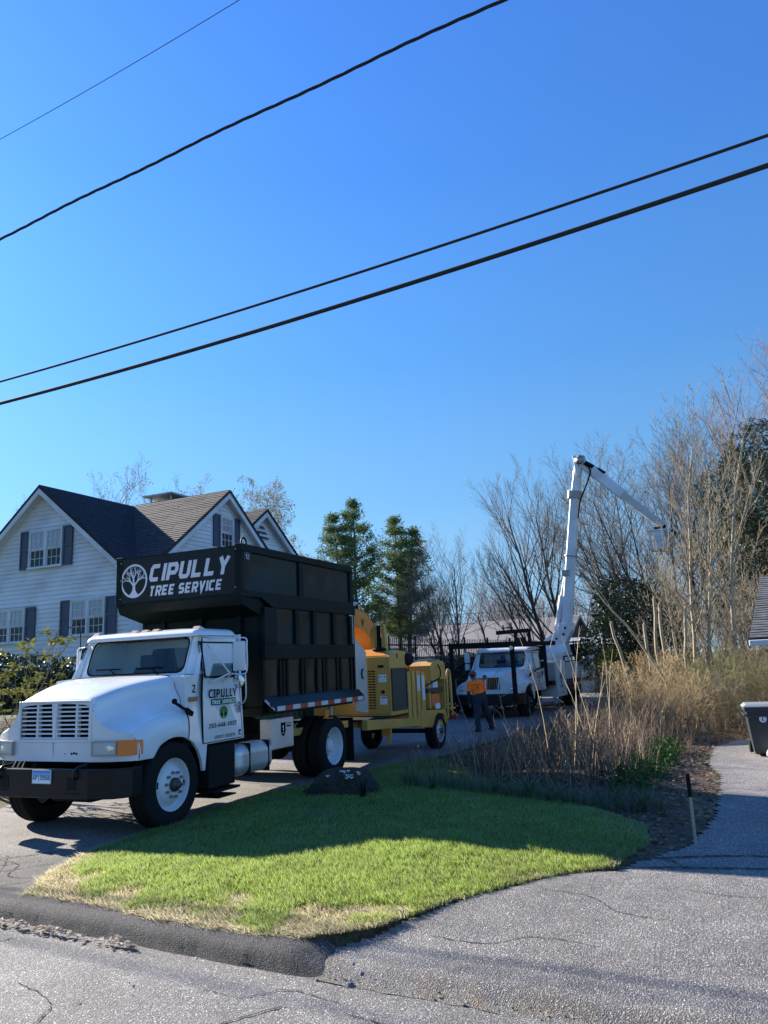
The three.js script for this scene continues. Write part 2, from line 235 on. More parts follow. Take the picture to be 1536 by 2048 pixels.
{ // rolled asphalt kerb along the road, from the left to where it breaks up by the apron
  const prof = [[0, -.12], [.03, -.085], [.06, -.03], [.1, .005], [.16, .022], [.26, .03], [.4, .026], [.5, .018], [.56, -.04]];
  const pos = [], uv = [], col = [], idx = [], N = 460;
  for (let i = 0; i <= N; i++) {
    const X = lerp(-13, -.42, i / N), d0 = kerbD(X) + .03 * Math.sin(X * 1.7) + .03 * (big(X * 4, 3) - .5), br = sstep(X, -1.0, -.45), fl = sstep(X, -3.3, -4.6);
    prof.forEach(([w, h], j) => {
      const nz = .012 * (big(X * 7, j * 1.7) - .5) + .014 * (big(X * 23, j * 3.1) - .5) * (j > 0 && j < 8 ? 1 : 0), ww = w * lerp(1, .8, br) + nz; let hh = h > -.1 ? lerp(h, -.03 + h * .4, fl * .6) + nz * .6 + br * .05 * (big(X * 11, j * 2.3) - .5) : h; if (h > -.1) hh = lerp(hh, -.115, br ** 1.6);
      pos.push(X + ww * .463, hh, -(d0 + ww * .886)); uv.push(X * 1.13, w * 1.1 + h); const t = .44 + .36 * (big(X * 3, j) - .5) + (j < 3 ? -.08 : 0); col.push(t, t, t * 1.02);
      if (i < N && j < prof.length - 1) { const a = i * prof.length + j; idx.push(a, a + prof.length, a + 1, a + 1, a + prof.length, a + prof.length + 1); }
    });
  }
  const g = new THREE.BufferGeometry(); g.setAttribute('position', new THREE.Float32BufferAttribute(pos, 3)); g.setAttribute('uv', new THREE.Float32BufferAttribute(uv, 2)); g.setAttribute('color', new THREE.Float32BufferAttribute(col, 3)); g.setIndex(idx); g.computeVertexNormals();
  const k = obj('kerb', g, M.kerb, scene, { raw: true, kind: 'structure' });
}
function ribbon(name, parent, pts, w, y, seed) {               // a jagged open crack
  const r = RNG(seed), c = new THREE.CatmullRomCurve3(pts.map(([x, d]) => P(x, d, 0))), n = Math.round(c.getLength() / .035), pos = [], idx = [];
  for (let i = 0; i <= n; i++) { const p = c.getPoint(i / n), t = c.getTangent(i / n), q = w * (.35 + r() * .9) * Math.sin(Math.PI * Math.min(.93, .07 + i / n * .9)) ** .4, j = (r() - .5) * .016; for (const s of [-1, 1]) { const x = p.x - t.z * (s * q / 2 + j), z = p.z + t.x * (s * q / 2 + j); pos.push(x, typeof y === 'function' ? y(x, -z) : y, z); } if (i < n) idx.push(2 * i, 2 * i + 2, 2 * i + 1, 2 * i + 1, 2 * i + 2, 2 * i + 3); }
  const g = new THREE.BufferGeometry(); g.setAttribute('position', new THREE.Float32BufferAttribute(pos, 3)); g.setIndex(idx); g.computeVertexNormals();
  return obj(name, g, M.crack, parent, {});
}
const yR = (x, d) => -.1 + .01 * (big(x, d) - .5) + .006, yD = (x, d) => rdH(x, d) - .014, yL = (x, d) => hD(x, d) - .06 * sstep(d, 9, 7) * (x < -3.3 ? 1 : 0) + .007;
ribbon('crack', roadSheet, [[-.72, 5.05], [-1.0, 4.9], [-1.35, 4.62], [-1.62, 4.5], [-1.95, 4.15], [-2.15, 3.9]], .022, yR, 1);
ribbon('crack', roadSheet, [[-3.9, 6.6], [-3.3, 6.35], [-3.05, 6.5]], .016, yR, 2);
ribbon('crack', roadSheet, [[-.35, 4.9], [.1, 4.6], [.6, 4.15], [1.1, 3.9]], .014, yR, 3);
const apr = scene.children.find(o => o.name === 'driveway_apron'), yA = (x, d) => rdH(x, d) + .02;
ribbon('crack', apr, [[1.2, 6.7], [1.5, 6.45], [1.6, 6.1], [2.0, 5.8]], .012, yA, 11); ribbon('crack', apr, [[.2, 5.9], [.6, 5.7], [.9, 5.75], [1.3, 5.5]], .012, yA, 12); ribbon('crack', apr, [[2.2, 6.6], [2.6, 6.3], [3.1, 6.2]], .01, yA, 13);
ribbon('crack', roadSheet, [[-2.6, 5.6], [-2.2, 5.2], [-2.25, 4.8], [-2.6, 4.5]], .011, yR, 14); ribbon('crack', roadSheet, [[-1.3, 5.35], [-1.0, 5.2], [-.75, 5.28], [-.4, 5.05]], .01, yR, 15);
const drv = scene.children.filter(o => o.name.startsWith('driveway') && !o.name.includes('apron'));
ribbon('crack', drv[1], [[1.9, 7.75], [2.4, 7.66], [3.1, 7.62], [3.8, 7.42], [4.6, 7.3]], .035, yD, 4);
ribbon('crack', drv[1], [[1.75, 7.4], [2.3, 7.35], [3.0, 7.2], [3.9, 7.0], [4.6, 6.9]], .035, yD, 5);
ribbon('crack', drv[1], [[2.2, 7.85], [2.5, 7.6], [2.55, 7.35]], .022, yD, 6);
for (const [q, a] of [[[[-3.9, 8.6], [-4.2, 8.5], [-4.6, 8.62], [-5.1, 8.5]], 16], [[[-3.55, 8.0], [-3.9, 8.1], [-4.0, 8.5], [-4.3, 8.7]], 17], [[[-4.5, 8.2], [-4.9, 7.9], [-5.3, 8.0]], 18]]) ribbon('crack', drv[0], q, .014, yL, a);
ribbon('crack', drv[0], [[-5.4, 8.9], [-4.6, 8.7], [-3.9, 8.95], [-3.5, 9.2]], .02, yL, 7);
ribbon('crack', drv[0], [[-5.0, 8.3], [-4.3, 8.2], [-3.6, 8.5]], .018, yL, 8);
ribbon('crack', drv[0], [[-4.6, 7.9], [-4.1, 7.75], [-3.6, 7.9]], .016, yL, 9);
ribbon('crack', drv[0], [[-4.3, 8.9], [-4.1, 8.3], [-4.2, 7.7]], .013, yL, 10);

// grass: tufts of bent blades, longer and denser in the middle, thin and strawy at the kerb
function tuft(seed, n, h, lean, w) {
  const r = RNG(seed), pos = [], nor = [], idx = [];
  for (let k = 0; k < n; k++) {
    const a = r() * 6.283, bx0 = (r() - .5) * .05, bz0 = (r() - .5) * .05, H = h * (.6 + .7 * r()), L = lean * H * (.3 + r()), ca = Math.cos(a), sa = Math.sin(a), px = -sa * w / 2, pz = ca * w / 2, b = pos.length / 3;
    const mx = bx0 + ca * L * .35, mz = bz0 + sa * L * .35, tx = bx0 + ca * L, tz = bz0 + sa * L;
    pos.push(bx0 - px, 0, bz0 - pz, bx0 + px, 0, bz0 + pz, mx - px * .8, H * .6, mz - pz * .8, mx + px * .8, H * .6, mz + pz * .8, tx, H, tz);
    for (let q = 0; q < 5; q++) nor.push(ca * .35, .93, sa * .35); idx.push(b, b + 1, b + 2, b + 1, b + 3, b + 2, b + 2, b + 3, b + 4);
  }
  const g = new THREE.BufferGeometry(); g.setAttribute('position', new THREE.Float32BufferAttribute(pos, 3)); g.setAttribute('normal', new THREE.Float32BufferAttribute(nor, 3)); g.setIndex(idx); return g;
}
const leafMat = (c, o = {}) => new THREE.MeshPhysicalMaterial({ color: new THREE.Color().setRGB(...c), roughness: .8, specularIntensity: .25, transmission: .35, thickness: 0, side: THREE.DoubleSide, ...o });
function scatter(name, g, mat, list, parent = scene, label, category) {      // list of [x, y, z, scale, colour, tiltX, tiltZ]
  const m = new THREE.InstancedMesh(g, mat, list.length), q = new THREE.Object3D(), c = new THREE.Color();
  list.forEach(([x, y, z, s, col, ry = 0, rx = 0, rz = 0, sy = 1], i) => { q.position.set(x, y, z); q.rotation.set(rx, ry, rz); q.scale.set(s, s * sy, s); q.updateMatrix(); m.setMatrixAt(i, q.matrix); if (col) m.setColorAt(i, c.setRGB(...col)); });
  m.name = parent === scene ? numbered(name) : name; m.castShadow = m.receiveShadow = true; m.userData.kind = 'stuff'; if (label) { m.userData.label = label; m.userData.category = category; } parent.add(m); return m;
}
{
  const r = RNG(21), a = [], straw = [];
  for (let k = 0; k < 320000 && a.length < 110000; k++) {
    const X = lerp(-3.6, 3.7, r()), d = 5.75 + 10.2 * r() ** 1.35; if (!inside(LAWN, X, d)) continue;
    const e = edgeDist(LAWN, X, d), kd = d - kerbD(X) - .5, n = big(X * 3, d * 3), n2 = big(X * 1.1 + 9, d * 1.1);
    let dry = clamp(1.0 - kd / .5 + (n - .5) * 3.8, 0, 1) * (X < 1 ? 1 : .4) + .5 * clamp(1 - e / .16, 0, 1) + clamp((n2 - .62) * 2, 0, .35); if (X < -2.7 && d < 8.8) dry += clamp(1.1 - e / .35, 0, 1);
    dry = clamp(dry, 0, 1); if (X > 1.9 && d > 7.4) { dry = Math.max(dry, clamp((X - 2.25) * .9 + (n - .5), 0, .8)); }
    if (r() < dry * .72) { if (r() < .35) straw.push([X, lawnH(X, d) + .004, -d, .7 + .6 * r(), [.36 + .12 * r(), .3 + .1 * r(), .2], r() * 6.28]); continue; }
    const g = .8 + .45 * r() + .5 * (n - .5), y = .4 * dry + .2 * r();
    a.push([X, lawnH(X, d) - .006, -d, (.55 + .6 * r()) * lerp(1.05, .6, dry) * (.8 + .5 * n2), [lerp(.29, .46, y) * g, lerp(.415, .43, y) * g, lerp(.025, .13, y) * g], r() * 6.28, (r() - .5) * .3, (r() - .5) * .3]);
  }
  scatter('lawn_grass', tuft(5, 9, .047, .9, .0042), leafMat([1, 1, 1], { transmission: .5 }), a, scene, 'short lime green lawn grass between the truck and the road', 'grass');
  scatter('dead_grass', (() => { const g = tuft(6, 8, .02, 3.2, .004); return g; })(), leafMat([1, 1, 1], { transmission: .15 }), straw, scene, 'dry tan thatch along the kerb edge of the lawn', 'dead grass');
}

{ // broken asphalt crumbs where the kerb ends, and bits of leaf and twig blown over lawn and paving
  const g = new THREE.IcosahedronGeometry(1, 1), p = g.attributes.position, r = RNG(31); for (let i = 0; i < p.count; i++) { const v = V(p.getX(i), p.getY(i), p.getZ(i)), k = .75 + .6 * fbm(v.x * .37 + .5, v.y * .41 + v.z * .3 + .5, 8, 2); p.setXYZ(i, v.x * k * 1.3, v.y * k * .6, v.z * k); } g.computeVertexNormals();
  const a = []; for (let i = 0; i < 110; i++) { const X = -.85 + 2.3 * r() ** 2, e = (r() - .25) * .3 * (X > -.3 ? 1 : 1.5), d = kerbD(X) + .06 + e, b = X < -.2 && r() < .3, v = .1 + .12 * r(); a.push([X, (e < -.05 ? -.1 : rdH(X, d)) + .004, -d, b ? .01 + .012 * r() : .005 + .008 * r(), [v, v * .97, v * .92], r() * 6.28, r(), r()]); }
  scatter('asphalt_rubble', g, std([1, 1, 1], { roughness: .95 }), a, scene, 'broken asphalt crumbs where the kerb ends at the driveway', 'rubble');
}
// ---------------------------------------------------------------- white house with two front gables
function shingles(O, u, v, n, u0, u1, S, e = .15) {             // overlapping courses on a slope; u0, u1 give the ends at height s up the slope
  const pos = [], add = (a, b, c, d) => { for (const q of [a, b, c, a, c, d]) pos.push(q.x, q.y, q.z); }, at = (s, t, h) => O.clone().addScaledVector(u, t).addScaledVector(v, s).addScaledVector(n, h), r = RNG(3);
  for (let s = 0; s < S; s += e) {
    const s1 = Math.min(S, s + e), a0 = u0(s), a1 = u1(s), b0 = u0(s1), b1 = u1(s1); if (a1 <= a0) continue; let t = 0; const L = a1 - a0, parts = Math.max(1, Math.round(L / .95));
    for (let k = 0; k < parts; k++) { const f0 = k / parts, f1 = (k + 1) / parts, j = .014 + .008 * r(); const A = at(s, lerp(a0, a1, f0), j), B = at(s, lerp(a0, a1, f1), j), C = at(s1, lerp(b0, b1, f1), .004), D = at(s1, lerp(b0, b1, f0), .004); add(A, B, C, D); add(at(s, lerp(a0, a1, f0), 0), at(s, lerp(a0, a1, f1), 0), B, A); }
  }
  const g = new THREE.BufferGeometry(); g.setAttribute('position', new THREE.Float32BufferAttribute(pos, 3)); g.computeVertexNormals(); return g;
}
// window in a wall: built facing +z at the origin, then turned into place
function houseWindow(parent, at, ry, w, h, o = {}) {
  const g = grp('window', parent, at); g.rotation.y = ry;
  const f = .05, units = o.units || 1, uw = w / units;
  obj('frame', [bx(-w / 2 - f, w / 2 + f, h, h + f * 1.4, 0, .07), bx(-w / 2 - f - .02, w / 2 + f + .02, -f, 0, 0, .1), bx(-w / 2 - f, -w / 2, 0, h, 0, .07), bx(w / 2, w / 2 + f, 0, h, 0, .07), ...(units > 1 ? [bx(-.05, .05, 0, h, 0, .072)] : [])], M.trim, g);
  for (let k = 0; k < units; k++) {
    const x0 = -w / 2 + k * uw + (k ? .05 : 0), x1 = -w / 2 + (k + 1) * uw - (k < units - 1 ? .05 : 0), m = h * .49, b = .035;
    for (const [y0, y1, z, up] of [[m, h, .045, 1], [0, m, .02, 0]]) {
      const cols = o.cols || 3, bars = []; for (let c = 1; c < cols; c++) { const x = lerp(x0, x1, c / cols); bars.push(bx(x - .009, x + .009, y0 + b, y1 - b, z - .004, z + .008)); } bars.push(bx(x0 + b, x1 - b, (y0 + y1) / 2 - .009, (y0 + y1) / 2 + .009, z - .006, z + .006));
      const s = obj('sash', [bx(x0, x1, y0, y0 + b, z - .015, z + .015), bx(x0, x1, y1 - b, y1, z - .015, z + .015), bx(x0, x0 + b, y0 + b, y1 - b, z - .015, z + .015), bx(x1 - b, x1, y0 + b, y1 - b, z - .015, z + .015), ...bars], M.trim, g);
      obj('pane', bx(x0 + b * .6, x1 - b * .6, y0 + b * .6, y1 - b * .6, z - .01, z - .006), up ? M.paneUp : M.pane, g);
    }
  }
  if (o.shutters !== false) for (const s of [-1, 1]) {
    const sw = o.sw || .42, x = s * (w / 2 + f + .03 + sw / 2), hh = h + .06, q = [];
    q.push(bx(x - sw / 2, x - sw / 2 + .05, -.03, hh, 0, .05), bx(x + sw / 2 - .05, x + sw / 2, -.03, hh, 0, .05)); for (const y of [-.03, hh * .47, hh - .07]) q.push(bx(x - sw / 2 + .05, x + sw / 2 - .05, y, y + .07, 0, .05));
    q.push(bx(x - sw / 2 + .05, x + sw / 2 - .05, .04, hh * .47, 0, .03), bx(x - sw / 2 + .05, x + sw / 2 - .05, hh * .47 + .07, hh - .07, 0, .03));
    obj('shutter', q, M.shutter, g);
  }
  return g;
}
M.paneUp = phys([.2, .23, .27], { roughness: .03, clearcoat: 1 });
{
  const H = thing('house', 'white clapboard house with blue shutters and dark gabled roofs behind the dump truck', 'house', [-7.757, 0, -23], -rad(25));
  const xr = -3.85, yr = 8.05, sl = .79, yb = .7, L = 14, eY = yr + sl * xr; // peak, slope, eave height at the wall
  obj('wall', [ext(shape([[-7.7, yb], [0, yb], [0, eY], [xr, yr], [-7.7, eY]]), L - .06).translate(0, 0, -L)], M.siding, H);
  // clapboards, one board a course, cut along the rakes
  const board = (pts0, z0, thick, axis) => { const [l0, l1, y0, r0, r1, y1] = pts0; const g = new THREE.BufferGeometry(), lo = thick, hi = thick * .25; const q = axis === 'z' ? (a, y, t) => [a, y, z0 + t] : (a, y, t) => [z0 + t, y, a]; const A = q(l0, y0, lo), B = q(r0, y0, lo), C = q(r1, y1, hi), D = q(l1, y1, hi), E = q(l0, y0, -.02), F = q(r0, y0, -.02); g.setAttribute('position', new THREE.Float32BufferAttribute([...A, ...B, ...C, ...A, ...C, ...D, ...E, ...F, ...B, ...E, ...B, ...A], 3)); if (axis !== 'z') { } g.computeVertexNormals(); return g; };
  const st = .142;
  for (let y = 1.0; y < yr - .2; y += st) {
    const y1 = y + st, e = v => v < eY ? 0 : (v - eY) / sl, rr_ = RNG(Math.round(y * 97))();
    if (e(y1) > 3.7) break;
    obj('siding_board', board([-7.7 + e(y), -7.7 + e(y1), y, -e(y), -e(y1), y1], -.045, .036 + .008 * rr_, 'z'), M.siding, H);
  }
  obj('corner_board', [bx(-.1, .012, yb, eY + .05, -.06, .0), bx(-.02, .02, yb, eY, -.16, -.055)], M.trim, H);
  // the front gable over the long side, and the lower gable beyond it
  const gables = [{ z: -4.12, y: 8.1, x: .3, s: .79, w: 3.72, e: .142 }, { z: -7.3, y: 8.0, x: -.25, s: .72, w: 3.6, e: .142 }];
  obj('wall', [bx(-.3, -.006, yb, eY, -L, -.17)], M.siding, H);
  for (const q of gables) {
    const ye = q.y - q.s * q.w; // outline in (z, y)
    obj('wall', sideExt([[q.z + q.w, yb], [q.z + q.w, ye], [q.z, q.y], [q.z - q.w, ye], [q.z - q.w, yb]], -4, q.x - .03), M.siding, H);
    for (let y = 4.4; y < q.y - .15; y += q.e) { const y1 = y + q.e, e = v => v < ye ? 0 : (v - ye) / q.s; if (e(y1) > q.w) break; obj('siding_board', board([q.z + q.w - e(y), q.z + q.w - e(y1), y, q.z - q.w + e(y), q.z - q.w + e(y1), y1], q.x - .03, .036, 'x'), M.siding, H); }
  }
  // roofs: solid deck, courses of shingles over it, white rake boards under the edges
  const nm = Math.hypot(1, sl), main = obj('roof', [ext(shape([[.4, eY - sl * .4 + .03], [.4, eY - sl * .4 + .16], [xr, yr + .17], [-8.1, eY - sl * .4 + .16], [-8.1, eY - sl * .4 + .03], [xr, yr + .04]]), L + .3).translate(0, 0, -L)], M.roof, H);
  const up = V(-1, sl, 0).normalize(), nn = V(sl, 1, 0).normalize();
  obj('shingle', shingles(V(.42, eY - sl * .42 + .165, -L), V(0, 0, 1), up, nn, () => 0, () => L + .33, (.42 - xr) * nm), M.roof, main, { kind: 'stuff' });
  const rake = (x0, y0, x1, y1, z) => ext(shape([[x0, y0], [x1, y1], [x1, y1 - .2], [x0, y0 - .2]]), .05).translate(0, 0, z);
  obj('rake_board', [rake(.4, eY - sl * .4 + .04, xr, yr + .05, .25), rake(xr, yr + .05, -8.1, eY - sl * .4 + .04, .25), ext(shape([[.4, eY - sl * .4 - .0], [xr, yr - .02], [-8.1, eY - sl * .4], [-8.1, eY - sl * .4 - .05], [xr, yr - .07], [.4, eY - sl * .4 - .05]]), .28).translate(0, 0, -.03)], M.trim, H);
  for (const q of gables) {
    const ye = q.y - q.s * (q.w + .06), w = q.w + .06, x1 = q.x + .28;
    const r = obj('roof', sideExt([[q.z + w, ye + .03], [q.z + w, ye + .15], [q.z, q.y + .16], [q.z - w, ye + .15], [q.z - w, ye + .03], [q.z, q.y + .04]], -4, x1), q.x > 0 ? M.roofSunlit : M.roof, H);
    const u = V(0, q.s, -1).normalize(), n = V(0, 1, q.s).normalize(), S = w * Math.hypot(1, q.s);
    obj('shingle', [shingles(V(x1 + .02, ye + .155, q.z + w + .02), V(-1, 0, 0), u, n, () => 0, () => 4.4, S), shingles(V(x1 + .02, ye + .155, q.z - w - .02), V(-1, 0, 0), V(0, q.s, 1).normalize(), V(0, 1, -q.s).normalize(), () => 0, () => 4.4, S)], q.x > 0 ? M.roofSunlit : M.roof, r, { kind: 'stuff' });
    const rk = (z0, y0, z1, y1) => sideExt([[z0, y0], [z1, y1], [z1, y1 - .2], [z0, y0 - .2]], x1 - .05, x1);
    obj('rake_board', [rk(q.z + w, ye + .04, q.z, q.y + .05), rk(q.z, q.y + .05, q.z - w, ye + .04), sideExt([[q.z + w, ye + .02], [q.z, q.y + .03], [q.z - w, ye + .02], [q.z - w, ye - .03], [q.z, q.y - .02], [q.z + w, ye - .03]], q.x - .03, x1 - .05)], M.trim, H);
  }
  houseWindow(H, [-3.72, 5.5, 0], 0, 1.42, 1.2, { units: 2, sw: .4 });
  houseWindow(H, [-1.76, 3.2, 0], 0, 1.36, 1.06, { units: 2, sw: .42 });
  houseWindow(H, [-5.25, 3.12, 0], 0, 1.36, 1.04, { units: 2, sw: .42 });
  houseWindow(H, [.3, 6.22, -4.28], Math.PI / 2, .66, 1.06, { sw: .36 });
  // louvred vent and a dark rod in the far gable
  const g2 = gables[1]; obj('gable_vent', [...[0, 1, 2].map(k => hull([[.0, 7.0 + k * .2, g2.z + .46 - k * .14], [.0, 7.0 + k * .2, g2.z - .46 + k * .14], [.05, 7.0 + k * .2, g2.z + .46 - k * .14], [.05, 7.0 + k * .2, g2.z - .46 + k * .14], [.0, 7.09 + k * .2, g2.z + .4 - k * .14], [.0, 7.09 + k * .2, g2.z - .4 + k * .14]]).translate(g2.x + .01, 0, 0))], M.shutter, H);
  const ch = obj('chimney', [bx(-4.5, -3.5, 7.5, 8.75, -6.6, -5.7)], M.trim, H);
  obj('chimney_cap', [bx(-4.75, -3.25, 8.93, 8.99, -6.85, -5.45), ...[[-4.5, -6.6], [-3.5, -6.6], [-4.5, -5.7], [-3.5, -5.7]].map(([x, z]) => bx(x - .03, x + .03, 8.75, 8.94, z - .03, z + .03))], M.grey, ch);
  obj('gutter', [bx(.36, .48, eY - sl * .4 - .02, eY - sl * .4 + .1, -L, .28, .02)], M.trim, H);
}
{ // garage at the right edge
  const g = thing('garage', 'low white garage with grey shingle roof at the right edge of the photo', 'garage', [8.0, 0, -16.25], -rad(33));
  obj('wall', [bx(0, 6, -.1, 2.1, -5, 0)], M.siding, g);
  const up = V(0, .49, -1).normalize(), r = obj('roof', [sideExt([[.42, 1.98], [.42, 2.1], [-2.6, 3.58], [-5.5, 2.17], [-5.5, 2.05], [-2.6, 3.45]], -.32, 6.4)], M.roof, g);
  obj('shingle', shingles(V(-.33, 2.1, .44), V(1, 0, 0), up, V(0, 1, .49).normalize(), () => 0, () => 6.7, 3.03 * Math.hypot(1, .49), .125), std([.1, .105, .115], { roughness: .9, map: T.shingle }), r, { kind: 'stuff' });
  obj('gutter', bx(-.34, 6.4, 1.94, 2.06, .42, .53, .02), M.trim, g);
  obj('corner_board', bx(0, .1, -.1, 1.95, 0, .02), M.trim, g);
  obj('door', bx(.22, 2.9, -.05, 1.75, 0, .03), std([.12, .025, .045], { roughness: .6 }), g, { label: 'maroon garage door panel' });
  obj('door_frame', [bx(.12, .22, -.05, 1.85, 0, .04), bx(.22, 2.9, 1.75, 1.85, 0, .04)], M.trim, g);
}
// ---------------------------------------------------------------- truck building blocks (front towards +z, driver's side towards +x, origin on the ground under the front axle)
function curve(pts, n) { const c = new THREE.CatmullRomCurve3(pts.map(p => V(p[0], p[1], 0)), false, 'centripetal'), a = []; for (let i = 0; i <= n; i++) { const p = c.getPoint(i / n); a.push([p.x, p.y]); } return a; }
function grid(rows) { const m = rows[0].length, pos = [], idx = []; rows.forEach((r, i) => r.forEach((p, j) => { pos.push(...p); if (i && j) { const a = (i - 1) * m + j - 1; idx.push(a, a + m, a + 1, a + 1, a + m, a + m + 1); } })); const g = new THREE.BufferGeometry(); g.setAttribute('position', new THREE.Float32BufferAttribute(pos, 3)); g.setIndex(idx); g.computeVertexNormals(); return g; }
function wheel(parent, name, x, z, R, W, side, o = {}) {       // side +1: outer face towards +x
  const g = grp(name, parent, [x, R, z]); g.scale.x = side; const r = o.rim || R * .62, w = W / 2;
  obj('tyre', lathe([[r - .01, -w + .02], [r, -w], [R * .8, -w - .012], [R * .95, -w + .008], [R * .99, -w + .03], [R, -w + .05], [R, -.055], [R - .016, -.05], [R - .016, -.035], [R, -.03], [R, .03], [R - .016, .035], [R - .016, .05], [R, .055], [R, w - .05], [R * .99, w - .03], [R * .95, w - .008], [R * .8, w + .012], [r, w], [r - .01, w - .02]], 56), M.rubber, g);
  const q = w - .03, k = r / .325;
  const prof = o.dish ? [[.325, q], [.33, q + .02], [.315, q + .025], [.305, q - .01], [.29, q - .05], [.28, q - .1], [.245, q - .12], [.24, q - .16], [.18, q - .17], [.12, q - .165], [.115, q - .06], [.09, q - .04], [0, q - .035]]
    : [[.325, q], [.33, q + .02], [.315, q + .025], [.305, q - .01], [.29, q - .055], [.27, q - .06], [.225, q - .01], [.19, q + .025], [.11, q + .03], [.1, q + .035], [0, q + .035]];
  obj('rim', lathe(prof.map(([a, b]) => [a * k, b]), 48), o.mat || M.rim, g);
  const lugs = o.lugs ?? 10, lr = (o.dish ? .16 : .15) * k, lx = o.dish ? q - .17 : q + .026;
  for (let i = 0; i < lugs; i++) { const a = i / lugs * 6.283 + .2; obj('lug_nut', rod(V(lx, Math.cos(a) * lr, Math.sin(a) * lr), V(lx + .045, Math.cos(a) * lr, Math.sin(a) * lr), .021 * k, .017 * k, 6), M.steel, g); }
  if (!o.dish) { obj('hub', lathe([[.085, q + .03], [.085, q + .07], [.07, q + .09], [.06, q + .1], [.045, q + .1], [.04, q + .13], [0, q + .135]].map(([a, b]) => [a * k, b]), 20), M.hub, g); if (lugs) for (const a of [1.5, 4.65]) obj('hand_hole', lathe([[.042, 0], [.036, .004], [0, .004]], 20).translate(q - .022, Math.cos(a) * .243 * k, Math.sin(a) * .243 * k), M.dark, g); }
  return g;
}
function hoodShell(p) {                                        // one skin for bonnet and front wings, nose face included
  const zf = p.zf, zr = p.zr, N = 26, rows = [];
  const half = z => {
    const t = (zf - z) / (zf - zr), yc = lerp(p.ycF, p.ycR, t ** .9) + p.bow * Math.sin(Math.PI * t), nose = sstep(z, zf - .07, zf) * .06, ysh = lerp(p.shF, p.shR, t) + p.shBow * Math.sin(Math.PI * Math.min(1, t * 1.1)), xo = p.xo + p.flare * Math.exp(-((z - .0) ** 2) / .3);
    const arch = Math.abs(z) < p.aR ? p.aY + Math.sqrt(p.aR ** 2 - z * z) : 0, yb = Math.max(arch, z > 0 ? p.yF : p.yBk);
    const xc = lerp(p.xcF, p.xcR, t), xv = lerp(p.xcF + .14, p.xcR + .13, t);
    return curve([[xo, yb], [xo + .008, yb + .07], [xo - .012, Math.max(yb + .09, ysh - .1)], [xo - .09, Math.max(yb + .1, ysh)], [lerp(xo - .1, xv, .55), ysh + .05], [xv, lerp(ysh + .06, yc, .22)], [xc + .055, yc - .16], [xc + .02, yc - .045 - nose], [xc - .05, yc - nose], [xc * .55, yc + .022 - nose], [0, yc + .03 - nose]], 44);
  };
  const warp = (x, y, z) => z - p.sweep * Math.max(0, (Math.abs(x) - .6) / .6) ** 2 * clamp((z - zf + .55) / .55, 0, 1);
  for (let i = 0; i <= N; i++) { const z = i < 4 ? zf - i * .02 : lerp(zf - .06, zr, (i - 3) / (N - 3)); const h = half(z); rows.push([...h.map(([x, y]) => [-x, y, warp(x, y, z)]), ...h.slice(0, -1).reverse().map(([x, y]) => [x, y, warp(x, y, z)])]); }
  const g1 = grid(rows);
  const h0 = half(zf), topAt = x => { x = Math.abs(x); let y = p.yF; for (let i = 1; i < h0.length; i++) { const [xa, ya] = h0[i - 1], [xb, yb] = h0[i]; if ((xa - x) * (xb - x) <= 0) y = Math.max(y, lerp(ya, yb, (x - xa) / ((xb - xa) || 1e-6))); } return y; };
  const X = []; for (let i = 0; i <= 48; i++) X.push(lerp(-p.xo, p.xo, i / 48)); X.push(-p.gx, p.gx); X.sort((a, b) => a - b);
  const face = [], quad = (x0, x1, ya0, yb0, ya1, yb1) => { const n = 5; for (let k = 0; k < n; k++) { const f = (x, a, b, t) => [x, lerp(a, b, t), warp(x, 0, zf) + .0]; const A = f(x0, ya0, yb0, k / n), B = f(x1, ya1, yb1, k / n), C = f(x1, ya1, yb1, (k + 1) / n), D = f(x0, ya0, yb0, (k + 1) / n); face.push(...A, ...B, ...C, ...A, ...C, ...D); } };
  for (let i = 1; i < X.length; i++) { const a = X[i - 1], b = X[i]; if (b - a < 1e-4) continue; if (a >= -p.gx - 1e-5 && b <= p.gx + 1e-5) { quad(a, b, p.yF, p.g0, p.yF, p.g0); quad(a, b, p.g1, topAt(a), p.g1, topAt(b)); } else quad(a, b, p.yF, Math.max(p.yF, topAt(a)), p.yF, Math.max(p.yF, topAt(b))); }
  const g2 = new THREE.BufferGeometry(); g2.setAttribute('position', new THREE.Float32BufferAttribute(face, 3)); g2.computeVertexNormals();
  g1.userData.rear = rows[N].map(q => V(q[0] * 1.004, q[1] + .004, q[2] - .004)); return [g1, g2];
}
function cut(g) { return g.index ? g.toNonIndexed() : g; }
